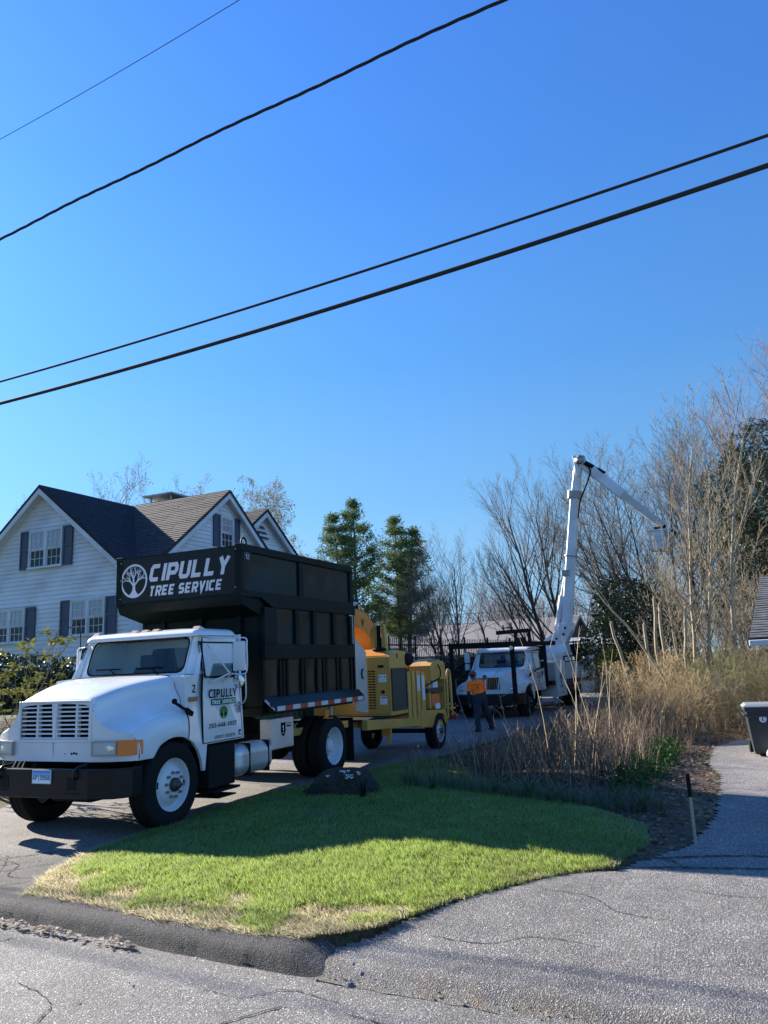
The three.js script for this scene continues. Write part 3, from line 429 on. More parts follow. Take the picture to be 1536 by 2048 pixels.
function cab(t, p) {                                            // cab shell, doors, glass and inside
  const xs = p.xs, xw = p.xw, yw = p.yW, yt = p.yT, zw = p.zW, zt = p.zT, zb = p.zB, yb = p.yB, rake = (y) => lerp(zw, zt, (y - yw) / (yt - yw));
  const c = grp('cab', t);
  const out = [[p.zC, yw - .02], [zw + .02, yw], [zt - .02, yt], [zb + .06, yt], [zb, yt - .12], [zb, yb], ...p.low], tm = p.tm || 0;
  const lean = g => { const a = g.attributes.position; for (let i = 0; i < a.count; i++) a.setX(i, a.getX(i) * (1 - tm * Math.max(0, (a.getY(i) - yw) / (yt - yw)))); g.computeVertexNormals(); return g; }, xt = xs * (1 - tm);
  const hole = rr(-(p.d0), -(p.d1), p.w0, p.w1, .07);           // window opening: x runs along -z
  for (const s of [-1, 1]) {
    const g = sideExt(out, s > 0 ? xs - .05 : -xs, s > 0 ? xs : -xs + .05, .008, [hole]);
    obj('side_panel', lean(cut(g)), p.mat, c);
    // door skin, a few millimetres proud, dark strips round it stand for the shaded gap
    const dz = p.door, ds = sideExt(dz, s > 0 ? xs - .004 : -xs - .012, s > 0 ? xs + .012 : -xs + .004, .003, [rr(-(p.d0) - .0, -(p.d1) + .0, p.w0, p.w1, .07)]);
    const d = obj('door', lean(cut(ds)), p.mat, c);
    const loop = dz.map(([z, y]) => V(s * (xs + .004), y, z)); loop.push(loop[0]); obj('door_seam', loop.slice(1).map((b, i) => lean(bar(loop[i], b, .014, .02))), M.dark, c);
    obj('side_window', lean(sideExt([[p.d0 + .02, p.w0 - .02], [p.d0 + .02, p.w1 + .02], [p.d1 - .02, p.w1 + .02], [p.d1 - .02, p.w0 - .02]], s * (xs - .028) - .002, s * (xs - .028) + .002)), M.tint, c);
    const gp = [[p.d0, p.w0], [p.d0, p.w1], [p.d1, p.w1], [p.d1, p.w0]].map(([z, y]) => V(s * (xs + .008), y, z)); obj('window_gasket', [0, 1, 2, 3].map(i => lean(bar(gp[i], gp[(i + 1) % 4], .018, .02))), M.dark, c);
    obj('pillar', hull([[s * xw, yw, zw + .015], [s * (xw - .0), yt, zt + .015], [s * (xs - .005), yw, zw - .1], [s * (xt - .005), yt - .01, zt - .1], [s * (xw), yw, zw - .04], [s * xw, yt, zt - .04], [s * (xw + .06), yw, zw + .0], [s * (xw + .05), yt, zt + .0]]), p.mat, c);
  }
  // windscreen frame, tilted with the rake
  const Lw = Math.hypot(yt - yw, zw - zt), tilt = Math.atan2(zw - zt, yt - yw), fr = ext(shape([[-xw, -.03], [xw, -.03], [xw - .02, Lw + .01], [-xw + .02, Lw + .01]], [rr(-xw + .03, xw - .03, .025, Lw - .04, .1)]), .05, .006).translate(0, 0, -.025).rotateX(-tilt).translate(0, yw, zw);
  obj('windscreen_frame', fr, p.mat, c);
  const wp = new THREE.PlaneGeometry(xw * 2 - .04, Lw - .04, 8, 4).translate(0, Lw / 2, .002).rotateX(-tilt).translate(0, yw, zw); obj('windscreen', wp, M.glass, c);
  const pts = rr(-xw + .035, xw - .035, .03, Lw - .045, .1).getSpacedPoints(60).map(q => V(q.x, q.y, .024).applyAxisAngle(V(1, 0, 0), -tilt).add(V(0, yw, zw))); obj('windscreen_gasket', tube(pts, .013, 90, 6, true), M.dark, c);
  // roof with rounded edges
  const rz0 = zt + .09, rz1 = zb - .0, ro = []; for (let i = 0; i <= 10; i++) { const f = i / 10, k = Math.sin(f * Math.PI / 2), y = lerp(yt - .03, p.yR, k), ins = .1 * (1 - Math.cos(f * Math.PI / 2)); ro.push([y, ins]); }
  const ring = (y, i) => { const X = xt + .015 - i, z0 = rz0 - i * 1.3, z1 = rz1 + i, r = .12, a = []; for (const [cx, cz, t0] of [[X - r, z0 - r, 0], [-X + r, z0 - r, 1], [-X + r, z1 + r, 2], [X - r, z1 + r, 3]]) for (let k = 0; k <= 5; k++) { const th = (t0 + k / 5) * Math.PI / 2; a.push([cx + Math.cos(th) * r, y, cz + Math.sin(th) * r]); } a.push(a[0]); return a; };
  const rows = ro.map(([y, i]) => ring(y, i)); const last = rows[rows.length - 1]; rows.push(last.map(([x, y, z]) => [x * .6, y + .02, lerp(z, (rz0 + rz1) / 2, .35)])); rows.push(last.map(([x, y, z]) => [0, y + .025, (rz0 + rz1) / 2])); rows.unshift(ring(yt - .03, .2));
  obj('roof', grid(rows.reverse()), p.mat, c);
  obj('cowl', [hull([[-xs + .1, yw - .01, zw + .03], [xs - .1, yw - .01, zw + .03], [-xs + .08, yw - .015, p.zC - .0], [xs - .08, yw - .015, p.zC], [-xs + .1, yw - .12, zw], [xs - .1, yw - .12, zw], [-xs + .08, yw - .1, p.zC], [xs - .08, yw - .1, p.zC]])], p.mat, c);
  // back wall with its window, floor, dashboard, seats, wheel
  obj('back_panel', ext(shape([[-xs + .05, yb], [xs - .05, yb], [xs - .05, yt], [-xs + .05, yt]], [rr(-.55, .55, p.w0 + .02, p.w1 - .02, .08)]), .04).translate(0, 0, zb), p.mat, c);
  obj('rear_window', bx(-.57, .57, p.w0, p.w1, zb + .01, zb + .016), M.tint, c);
  obj('floor', bx(-xs + .06, xs - .06, yb, yb + .06, zb + .04, p.zC), M.dark, c);
  obj('bulkhead', bx(-xs + .06, xs - .06, yb + .06, yw - .13, p.zC - .1, p.zC - .04), M.dark, c);
  obj('dashboard', bx(-xs + .07, xs - .07, yw - .32, yw - .06, zw - .32, p.zC - .1, .05), std([.035, .04, .045], { roughness: .8 }), c);
  for (const x of [-.5, .5]) obj('seat', [bx(x - .26, x + .26, yb + .28, yb + .46, zb + .15, zb + .62, .06), bx(x - .25, x + .25, yb + .42, yw + .12, zb + .1, zb + .24, .06), bx(x - .13, x + .13, yw + .12, yw + .32, zb + .12, zb + .22, .04)], std([.05, .055, .065], { roughness: .9 }), c);
  obj('steering_wheel', [new THREE.TorusGeometry(.22, .017, 8, 32).rotateX(-.9).translate(.5, yw - .02, zw - .42), rod(V(.5, yw - .03, zw - .42), V(.5, yw - .25, zw - .22), .03)], M.dark, c);
  return c;
}
// the round tree emblem, bare branches in a ring
function treeMark(x, cx, cy, R, col, bg, ring = .1) {
  x.lineCap = 'round'; if (bg) { x.fillStyle = bg; x.beginPath(); x.arc(cx, cy, R, 0, 7); x.fill(); }
  x.strokeStyle = col; x.lineWidth = R * ring; x.beginPath(); x.arc(cx, cy, R * (1 - ring / 2), 0, 7); x.stroke(); x.save(); x.beginPath(); x.arc(cx, cy, R * .97, 0, 7); x.clip();
  const r = RNG(4); const br = (px, py, a, L, w, n) => { const qx = px + Math.cos(a) * L, qy = py - Math.sin(a) * L; x.lineWidth = w; x.beginPath(); x.moveTo(px, py); x.lineTo(qx, qy); x.stroke(); if (n > 0) { br(qx, qy, a + .42 + .2 * r(), L * .74, w * .64, n - 1); br(qx, qy, a - .42 - .2 * r(), L * .74, w * .64, n - 1); if (n > 1 && r() < .5) br(qx, qy, a + (r() - .5) * .3, L * .6, w * .5, n - 2); } };
  br(cx, cy + R * .9, Math.PI / 2, R * .62, R * .2, 0); br(cx, cy + R * .3, Math.PI / 2 + .75, R * .42, R * .1, 3); br(cx, cy + R * .3, Math.PI / 2 - .75, R * .42, R * .1, 3); br(cx, cy + R * .3, Math.PI / 2 + .1, R * .44, R * .12, 3);
  x.fillStyle = col; x.beginPath(); x.moveTo(cx - R * .55, cy + R * .95); x.quadraticCurveTo(cx - R * .1, cy + R * .7, cx - R * .09, cy + R * .4); x.lineTo(cx + R * .09, cy + R * .4); x.quadraticCurveTo(cx + R * .1, cy + R * .7, cx + R * .55, cy + R * .95); x.fill(); x.restore();
}
const GLYPH = { C: [[[1, 0], [.16, 0], [0, .16], [0, .84], [.16, 1], [1, 1]]], I: [[[.5, 0], [.5, 1]]], P: [[[0, 1], [0, 0], [.84, 0], [1, .16], [1, .46], [.84, .62], [0, .62]]], U: [[[0, 0], [0, .84], [.16, 1], [.84, 1], [1, .84], [1, 0]]], L: [[[0, 0], [0, 1], [1, 1]]], Y: [[[0, 0], [.5, .55], [1, 0]], [[.5, .5], [.5, 1]]], T: [[[0, 0], [1, 0]], [[.5, 0], [.5, 1]]], R: [[[0, 1], [0, 0], [.84, 0], [1, .16], [1, .44], [.84, .56], [0, .56]], [[.5, .56], [1, 1]]], E: [[[1, 0], [0, 0], [0, 1], [1, 1]], [[0, .5], [.85, .5]]], S: [[[1, 0], [.16, 0], [0, .16], [0, .36], [.16, .5], [.84, .5], [1, .64], [1, .84], [.84, 1], [0, 1]]], V: [[[0, 0], [.5, 1], [1, 0]]] };
function blockText(x, s, x0, y0, W, Hh, lw, col, skew = -.22) { // angular block capitals leaning forward
  x.save(); x.translate(x0, y0); x.transform(1, 0, skew, 1, 0, 0); x.strokeStyle = col; x.lineWidth = lw; x.lineJoin = 'miter'; x.lineCap = 'butt';
  const adv = [...s].map(c => c === ' ' ? .45 : c === 'I' ? .42 : 1), tot = adv.reduce((a, b) => a + b, 0), u = W / tot; let p = 0;
  [...s].forEach((c, i) => { const w = adv[i] * u, gl = GLYPH[c]; if (gl) { const cw = w - lw * 1.45; for (const st of gl) { x.beginPath(); st.forEach(([a, b], k) => { let X = p + lw * .6 + a * Math.max(0, cw), Y = -Hh + lw / 2 + b * (Hh - lw); if (c === 'I') { X = p + w / 2; Y = b ? 0 : -Hh; } if (gl.length === 1 && (c === 'U') && b === 0) Y = -Hh; if (c === 'L' && b === 0) Y = -Hh; if ((c === 'T' || c === 'Y') && a === .5 && b === 1) Y = 0; if ((c === 'P' || c === 'R') && b === 1) Y = 0; if ((c === 'Y' || c === 'V') && b === 0 && a !== .5) Y = -Hh; k ? x.lineTo(X, Y) : x.moveTo(X, Y); }); x.stroke(); } } p += w; }); x.restore();
}
const decalMat = (t, o = {}) => phys([1, 1, 1], { map: t, roughness: .85, specularIntensity: .3, alphaTest: .5, ...o });
// ---------------------------------------------------------------- white dump truck with the tall black chip box
{
  const t = thing('dump_truck', 'big white tree service dump truck with tall black chip box, parked nearest the road', 'dump truck', [-3.873, 0, -10.508], -.419);
  const X = v => 1.22 - v;                                      // from the distance in from the driver's side
  const hp = { zf: .84, zr: -.24, ycF: 1.61, ycR: 1.855, bow: .035, shF: 1.2, shR: 1.42, shBow: .06, xo: 1.185, flare: .025, aR: .6, aY: .5, yF: .89, yBk: .62, xcF: .6, xcR: .93, sweep: .2, gx: .575, g0: 1.155, g1: 1.585 };
  const hs = hoodShell(hp), hood = obj('hood', hs, M.white, t); obj('hood_seam', tube(hs[0].userData.rear, .007, 120, 5), M.dark, t);
  const gr = obj('grille', bx(-.6, .6, 1.1, 1.6, .72, .74), M.dark, t);
  for (let i = 0; i < 9; i++) obj('grille_bar', bx(-.57, .57, 1.157 + i * .0525, 1.177 + i * .0525, .775, .835, .006), M.white, gr);
  for (const x of [-.3, .03, .36]) obj('grille_bar', bx(x - .016, x + .016, 1.16, 1.58, .775, .832), M.white, gr);
  obj('grille_frame', [bx(-.615, -.575, 1.12, 1.62, .82, .855, .012), bx(.575, .615, 1.12, 1.62, .82, .855, .012), bx(-.575, .575, 1.115, 1.152, .82, .852, .012), bx(-.575, .575, 1.59, 1.62, .82, .85, .012)], M.white, gr);
  obj('hood_vent', [hull([[-.06, 1.655, .66], [.2, 1.655, .66], [-.04, 1.69, .63], [.17, 1.69, .63], [-.04, 1.64, .5], [.17, 1.64, .5]])], M.dark, t);
  [.31, .35, .39, .2].forEach((x, i) => obj('mount_hole', rod(V(x, .985 + (i === 1 ? .012 : 0), .835), V(x, .985, .848), i < 3 ? .013 : .005, undefined, 8), M.dark, hood));
  for (const s of [-1, 1]) {
    const L = obj('headlight', [hull([[s * .66, .965, .86], [s * .98, .965, .79], [s * .98, 1.13, .79], [s * .66, 1.13, .86], [s * .66, .965, .8], [s * .98, .965, .7], [s * .98, 1.13, .7], [s * .66, 1.13, .8]])], M.grey, t);
    obj('lamp_surround', [bx(-.165, .165, -.085, -.07, 0, .03), bx(-.165, .165, .07, .085, 0, .03), bx(-.165, -.15, -.07, .07, 0, .03), bx(.15, .165, -.07, .07, 0, .03)].map(g => g.rotateY(s * .215).translate(s * .82, 1.048, .822)), M.steel, L);
    obj('lens', new THREE.SphereGeometry(.075, 20, 10, 0, 6.283, 0, 1.3).rotateX(Math.PI / 2).scale(1.15, .85, .4).translate(s * .87, 1.045, .806), M.chrome, L);
    obj('glass', bx(-.15, .15, -.07, .07, .02, .026).rotateY(s * .215).translate(s * .82, 1.048, .822), M.lens, L);
    const a = hull([[s * .985, .955, .795], [s * 1.15, .955, .695], [s * 1.208, .96, .6], [s * 1.208, 1.125, .6], [s * 1.15, 1.135, .695], [s * .985, 1.135, .795], [s * 1.0, .96, .6], [s * 1.0, 1.12, .6]]); obj('turn_signal', a, M.amber, t);
  }
  // bumper with plate
  const bm = obj('bumper', [planExt([[-1.22, .62], [-1.235, .8], [-1.1, .97], [-.8, 1.06], [.8, 1.06], [1.1, .97], [1.235, .8], [1.22, .62], [1.14, .62], [1.15, .78], [1.05, .89], [.78, .96], [-.78, .96], [-1.05, .89], [-1.15, .78], [-1.14, .62]], .5, .83, .012)], M.black, t);
  obj('bumper_step', [bx(.42, .5, .56, .565, 1.06, 1.075), bx(.55, .68, .56, .565, 1.06, 1.075), bx(-.62, -.5, .58, .585, 1.06, 1.075), ...[-.55, .55].map(x => bx(x - .07, x + .07, .6, .75, 1.052, 1.066, .01))], M.rib, bm);
  obj('tow_hook', [-.62, .62].map(x => tube([V(x, .86, .9), V(x, .84, 1.06), V(x, .76, 1.1), V(x, .72, 1.07)], .018, 14, 6)), M.black, bm);
  const fog = obj('fog_lamp', lathe([[0, 0], [.06, 0], [.075, .03], [.075, .06]], 20, 'z').rotateX(0).translate(-.78, .68, 1.05), M.amber, bm);
  const plateT = ctex(512, 256, (x, w, h) => { const g = x.createLinearGradient(0, 0, 0, h); g.addColorStop(0, '#3f78b8'); g.addColorStop(.32, '#8fb4d8'); g.addColorStop(.6, '#dfe6ee'); g.addColorStop(1, '#e9edf0'); x.fillStyle = g; x.fillRect(0, 0, w, h); x.fillStyle = '#13213f'; x.font = 'bold 138px sans-serif'; x.textAlign = 'center'; x.textBaseline = 'middle'; x.save(); x.translate(w / 2, h * .57); x.scale(.78, 1); x.fillText('AP|30066', 0, 0); x.restore(); x.strokeStyle = '#c9ccd0'; x.lineWidth = 12; x.strokeRect(4, 4, w - 8, h - 8); });
  const pl = obj('license_plate', bx(-.075, .235, .665, .825, 1.066, 1.072), M.trim, t); obj('plate_print', new THREE.PlaneGeometry(.3, .15).translate(.08, .745, 1.0745), decalMat(plateT), pl, { uv: true });
  obj('frame_rail', [bx(-.45, -.37, .62, .86, -5.35, .75), bx(.37, .45, .62, .86, -5.35, .75), ...[-.6, -1.6, -2.6, -3.6, -5.2].map(z => bx(-.37, .37, .66, .8, z - .06, z + .06))], M.chassis, t);
  obj('axle', [rod(V(-1, .5, 0), V(1, .5, 0), .07), rod(V(-.9, .52, -4.29), V(.9, .52, -4.29), .11), new THREE.SphereGeometry(.24, 16, 12).translate(0, .52, -4.29), bx(-.5, -.38, .5, .58, -.75, .7), bx(.38, .5, .5, .58, -.75, .7), bx(-.35, .35, .36, .6, .1, .55, .06), bx(-.3, .3, .42, .8, -1.9, .0, .08)], M.chassis, t);
  for (const s of [-1, 1]) {
    wheel(t, 'wheel', s * 1.03, 0, .52, .29, s);
    wheel(t, 'wheel', s * 1.05, -4.29, .52, .27, s, { dish: 1 }); const w = wheel(t, 'wheel', s * .72, -4.29, .52, .27, s, { dish: 1, lugs: 0 });
  }
  cab(t, { mat: M.white, xs: 1.16, xw: .92, yW: 1.87, yT: 2.42, yR: 2.5, zW: -.53, zT: -.72, zB: -1.56, zC: -.235, yB: .93, tm: .09, low: [[-.7, .93], [-.66, .6], [-.62, .6], [-.585, .74], [-.51, .88], [-.4, .99], [-.235, 1.075]], d0: -.64, d1: -1.4, w0: 1.825, w1: 2.3, door: [[-.6, .955], [-.57, 1.6], [-.585, 1.87], [-.69, 2.365], [-1.5, 2.365], [-1.5, .955]] });
  obj('firewall', bx(-1.155, 1.155, 1.07, 1.845, -.262, -.24, .004), M.white, t);
  for (const x of [-.93, -.2, 0, .2, .93]) obj('roof_lamp', [hull([[x - .06, 2.475, -.7], [x + .06, 2.475, -.7], [x - .05, 2.535, -.76], [x + .05, 2.535, -.76], [x - .06, 2.5, -.86], [x + .06, 2.5, -.86]])], M.amberPale, t);
  for (const x of [-.42, .32]) { obj('wiper', [rod(V(x + .2, 1.87, -.46), V(x - .02, 1.975, -.535), .011, .008), bar(V(x - .3, 1.985, -.55), V(x + .16, 1.985, -.55), .012, .018)], M.dark, t); }
  obj('hood_latch', [bar(V(1.2, 1.52, .02), V(1.215, 1.37, -.28), .02, .035), rod(V(1.19, 1.54, .04), V(1.225, 1.54, .04), .035), bar(V(1.2, 1.42, -.2), V(1.2, 1.355, -.33), .03, .06)], M.dark, t);
  obj('side_marker', bx(1.15, 1.185, 1.515, 1.575, -.47, -.29, .008), M.orangeLamp, t);
  // door lettering
  const doorT = ctex(1024, 1024, (x, w, h) => {                 // spans s .60 to 1.48, height .96 to 1.84
    const px = s => (s - .6) / .88 * w, py = y => (1.84 - y) / .88 * h; x.clearRect(0, 0, w, h); x.fillStyle = '#0c1524'; x.textBaseline = 'alphabetic';
    const fit = (str, s0, s1, y, hh, font, col) => { x.font = font; const m = x.measureText(str).width; x.save(); x.translate(px(s0), py(y)); x.scale((px(s1) - px(s0)) / m, 1); x.fillStyle = col || '#0c1524'; x.fillText(str, 0, 0); x.restore(); };
    fit('CIPULLY', .7, 1.36, 1.535, 0, 'bold 190px sans-serif'); x.fillStyle = '#1d5a34'; x.fillRect(px(.765), py(1.517), px(.985) - px(.765), 92); x.fillRect(px(1.0), py(1.517), px(1.33) - px(1), 92);
    x.strokeStyle = '#0c1524'; x.lineWidth = 5; x.strokeRect(px(.765), py(1.517), px(.985) - px(.765), 92); x.strokeRect(px(1), py(1.517), px(1.33) - px(1), 92);
    fit('TREE', .78, .975, 1.45, 0, 'bold 84px sans-serif', '#e8efe6'); fit('SERVICE', 1.012, 1.32, 1.45, 0, 'bold 84px sans-serif', '#e8efe6');
    x.save(); x.translate(px(1.05), py(1.33)); x.scale(1.05, 1); x.fillStyle = '#2c5f3e'; x.beginPath(); x.arc(0, 0, 104, 0, 7); x.fill(); treeMark(x, 0, 0, 90, '#8fb36a', '#10261c', .1); x.restore();
    fit('203-648-1037', .71, 1.36, 1.135, 0, 'bold 96px sans-serif'); fit('USDOT 3383275', .84, 1.32, .985, 0, 'bold 72px sans-serif');
    x.fillStyle = '#0c1524'; x.fillRect(px(1.405), py(1.06), 74, 80); x.fillStyle = '#cdd6de'; x.fillRect(px(1.425), py(1.035), 50, 34);
  });
  obj('door_lettering', new THREE.PlaneGeometry(.88, .88).rotateY(Math.PI / 2).translate(1.1745, 1.4, -1.04), decalMat(doorT), t, { uv: true });
  const numT = ctex(128, 192, (x, w, h) => { x.clearRect(0, 0, w, h); x.fillStyle = '#0c1524'; x.font = 'bold 190px sans-serif'; x.textAlign = 'center'; x.textBaseline = 'middle'; x.fillText('2', w / 2, h / 2); });
  obj('fleet_number', new THREE.PlaneGeometry(.1, .15).rotateY(Math.PI / 2).translate(1.1635, 1.68, -.4), decalMat(numT), t, { uv: true });
  obj('door_handle', [bx(1.17, 1.184, 1.3, 1.46, -1.46, -1.4, .006), bx(1.18, 1.2, 1.33, 1.43, -1.445, -1.415, .006)], M.steel, t);
  // west-coast mirrors on tube frames
  for (const s of [-1, 1]) {
    const mx = s * 1.46, z = -1.0, mi = obj('mirror', [bx(mx - .1, mx + .1, 1.885, 2.3, z - .05, z, .02)], M.white2, t);
    obj('mirror_glass', bx(mx - .09, mx + .09, 1.9, 2.285, z - .056, z - .052), M.chrome, mi);
    obj('mirror_frame', [tube([V(s * 1.03, 2.36, -.78), V(mx, 2.345, z - .02), V(s * 1.58, 2.33, z - .02), V(s * 1.59, 2.2, z - .02), V(s * 1.59, 1.9, z - .02), V(s * 1.57, 1.855, z - .02), V(s * 1.35, 1.85, z)], .011, 40, 6), rod(V(s * 1.04, 2.36, -.76), V(s * 1.33, 1.86, z + .02), .012), rod(V(s * 1.33, 1.86, z + .02), V(s * 1.17, 1.74, -.72), .012), rod(V(s * 1.36, 1.86, z), V(s * 1.17, 1.745, -1.02), .011), tube([V(s * 1.56, 1.86, z - .02), V(s * 1.57, 1.7, z - .02), V(s * 1.56, 1.52, z - .03), V(s * 1.46, 1.44, z - .1), V(s * 1.17, 1.4, z - .3)], .01, 24, 6)], M.white2, mi);
    obj('round_mirror', lathe([[0, 0], [.06, .004], [.095, .02], [.1, .04], [.085, .05], [0, .055]], 28, 'z').translate(mx - .01, 1.75, z - .06), M.chrome, mi);
  }
  // tank, battery box and step, tool box, flaps
  const tk = obj('fuel_tank', [new RoundedBoxGeometry(.42, .44, .98, 6, .15).translate(.98, .62, -1.86)], M.alu, t);
  obj('tank_strap', [-1.66, -2.16].map(z => new RoundedBoxGeometry(.436, .456, .05, 6, .16).translate(.98, .62, z)), M.dark, tk);
  obj('battery_box', [bx(.62, 1.16, .34, .9, -1.34, -.74, .02), bx(.7, 1.2, .28, .31, -1.4, -.8), bx(.7, 1.2, .2, .22, -1.3, -.9)], M.chassis, t);
  const tb = obj('tool_box', bx(.98, 1.2, .675, 1.135, -2.88, -2.24, .012), M.alu, t);
  obj('tool_box_lid', bx(1.2, 1.206, .69, 1.12, -2.86, -2.26, .003), M.alu, tb);
  const tbT = ctex(512, 384, (x, w, h) => { x.clearRect(0, 0, w, h); x.fillStyle = '#14181c'; x.beginPath(); x.moveTo(190, 40); x.quadraticCurveTo(250, 60, 310, 40); x.lineTo(310, 170); x.quadraticCurveTo(300, 220, 250, 240); x.quadraticCurveTo(200, 220, 190, 170); x.fill(); x.fillStyle = '#c9cdd0'; x.font = 'bold 110px sans-serif'; x.textAlign = 'center'; x.fillText('1', 250, 165); x.fillRect(225, 185, 50, 10); x.fillStyle = '#14181c'; x.fillRect(330, 60, 130, 12); x.fillRect(330, 92, 120, 22); });
  obj('tool_box_badge', new THREE.PlaneGeometry(.6, .42).rotateY(Math.PI / 2).translate(1.2085, .905, -2.56), decalMat(tbT), tb, { uv: true });
  for (const s of [-1, 1]) obj('mud_flap', bx(s * .55, s * 1.2, .18, .95, -5.0, -4.985), M.rubber, t);
  obj('amber_marker', [bx(1.1, 1.13, 1.0, 1.15, -4.22, -4.06), bx(1.1, 1.2, 1.0, 1.015, -4.22, -4.02)], M.orange, t);
  // ---- chip box: floor, walls with ribs, rails, overhang above the cab
  const B = grp('chip_box', t), y0 = 1.3;
  obj('box_floor', bx(-1.15, 1.15, 1.2, 1.34, -5.1, -2.05), M.rib, B);
  const dent = (s0, s1, ya, yb, x, seed) => { const g = new THREE.PlaneGeometry(s1 - s0, yb - ya, 40, 18).rotateY(Math.PI / 2), a = g.attributes.position; for (let i = 0; i < a.count; i++) { const z = a.getZ(i), y = a.getY(i), ed = Math.min((s1 - s0) / 2 - Math.abs(z), (yb - ya) / 2 - Math.abs(y)); a.setX(i, .05 * (fbm(z / 8 + seed, y / 14 + .5, 12, 2) - .5) * sstep(ed, 0, .2) - .012 * sstep(ed, 0, .25)); } g.computeVertexNormals(); return g.translate(x, (ya + yb) / 2, -(s0 + s1) / 2); };
  for (const s of [-1, 1]) {
    const xa = s * 1.15, sk = [dent(1.5, 3.12, 3.06, 3.68, 1.185, .1), dent(3.26, 5.02, 3.06, 3.68, 1.185, .37), dent(2.1, 3.0, 2.27, 2.86, 1.175, .6), dent(3.0, 3.62, 2.27, 2.86, 1.175, .2), dent(3.62, 4.36, 2.27, 2.86, 1.175, .8), dent(4.36, 5.05, 2.27, 2.86, 1.175, .5), dent(2.1, 5.05, 1.4, 2.06, 1.16, .9)];
    if (s < 0) sk.forEach(g => g.rotateY(Math.PI).translate(0, 0, -6.55 - 0));
    obj('side_sheet', s > 0 ? sk : [sideExt([[-1.45, 3.0], [-1.45, 3.72], [-5.08, 3.72], [-5.08, 1.34], [-2.05, 1.34], [-2.05, 2.75]], -1.16, -1.13)], M.sheet, B);
    if (s > 0) obj('side_sheet', sideExt([[-1.45, 3.0], [-1.45, 3.72], [-5.08, 3.72], [-5.08, 1.34], [-2.05, 1.34], [-2.05, 2.75]], 1.08, 1.1), M.rib, B);
    const r0 = s > 0 ? 1.1 : -1.22, r1 = s > 0 ? 1.22 : -1.1;
    obj('top_rail', bx(r0 - .01, r1 + .01, 3.66, 3.78, -5.12, -1.42, .012), M.rib, B);
    obj('middle_rail', sideExt([[-1.42, 2.985], [-1.42, 3.08], [-5.12, 3.08], [-5.12, 2.85], [-2.3, 2.85], [-1.95, 2.985]], r0, r1, .006), M.rib, B);
    for (const [a, b] of [[1.42, 1.5], [3.12, 3.26], [5.02, 5.12]]) obj('post', bx(r0, r1, 3.08, 3.66, -b, -a, .008), M.rib, B);
    for (const [a, b] of [[2.05, 2.4], [2.98, 3.1], [3.57, 3.69], [4.3, 4.42], [4.98, 5.12]]) obj('post', bx(r0, r1, 2.28, 2.85, -b, -a, .008), M.rib, B);
    obj('lower_rail', bx(r0, r1 + s * .0, 2.04, 2.28, -5.12, -2.05, .012), M.rib, B);
    for (const a of [2.05, 2.52, 2.62, 2.74, 3.2, 3.3, 3.72, 3.95, 4.05, 4.45, 4.6, 5.02]) obj('rib', bx(s > 0 ? 1.12 : -1.185, s > 0 ? 1.185 : -1.12, 1.4, 2.04, -a - .07, -a, .006), M.rib, B);
    obj('ledge', sideExt([[-2.02, 1.3], [-2.02, 1.31], [-5.3, 1.31], [-5.3, 1.3]], s > 0 ? 1.1 : -1.3, s > 0 ? 1.3 : -1.1), M.rib, B);
    const sk2 = hull([[s * 1.14, 1.5, -2.06], [s * 1.3, 1.335, -2.06], [s * 1.3, 1.24, -2.2], [s * 1.14, 1.24, -2.2], [s * 1.14, 1.5, -5.3], [s * 1.3, 1.335, -5.3], [s * 1.3, 1.24, -5.3], [s * 1.14, 1.24, -5.3]]); obj('sloped_skirt', sk2, M.sheet, B);
    for (let k = 0; k < 13; k++) obj('reflector', bx(s > 0 ? 1.3 : -1.304, s > 0 ? 1.304 : -1.3, 1.255, 1.325, -2.24 - (k + 1) * .232, -2.24 - k * .232 - .004), k % 2 ? M.red : M.trim, B);
    obj('reflector', [hull([[s * 1.22, 1.44, -2.052], [s * 1.3, 1.33, -2.052], [s * 1.3, 1.27, -2.17], [s * 1.27, 1.27, -2.17], [s * 1.19, 1.42, -2.052], [s * 1.302, 1.3, -2.17]])], M.trim, B);
  }
  obj('front_wall', [bx(-1.16, 1.16, 1.3, 2.9, -2.12, -2.05, .01), bx(-.06, .06, 1.3, 2.8, -2.06, -1.99), bx(-.8, -.7, 1.3, 2.8, -2.06, -2.0), bx(.7, .8, 1.3, 2.8, -2.06, -2.0)], M.rib, B);
  obj('overhang', [bx(-1.2, 1.2, 2.99, 3.76, -1.48, -1.44), hull([[-1.2, 2.99, -1.44], [1.2, 2.99, -1.44], [-1.2, 2.86, -1.5], [1.2, 2.86, -1.5], [-1.16, 2.7, -2.1], [1.16, 2.7, -2.1], [-1.16, 3.05, -2.1], [1.16, 3.05, -2.1]])], M.rib, B);
  const sg = obj('sign_panel', bx(-1.2, 1.2, 3.03, 3.745, -1.438, -1.428), M.black, B);
  const signT = ctex(2048, 610, (x, w, h) => { const px = tt => (2.42 - tt) / 2.4 * w, py = y => (3.745 - y) / .715 * h; x.clearRect(0, 0, w, h); treeMark(x, px(2.07), py(3.375), 232, '#c6c9cf', null, .12); blockText(x, 'CIPULLY', px(1.78), py(3.335), 1330, 232, 56, '#c6c9cf'); blockText(x, 'TREE SERVICE', px(1.775), py(3.105), 1215, 138, 31, '#c6c9cf', -.2); });
  obj('sign_print', new THREE.PlaneGeometry(2.4, .715).translate(0, 3.3875, -1.426), decalMat(signT, { roughness: .6, }), sg, { uv: true });
  obj('sign_bolt', [[-1.12, 3.68], [1.12, 3.7], [-1.12, 3.1], [1.12, 3.12], [-1.12, 3.4]].map(([a, b]) => rod(V(a, b, -1.43), V(a, b, -1.418), .012)), M.steel, sg);
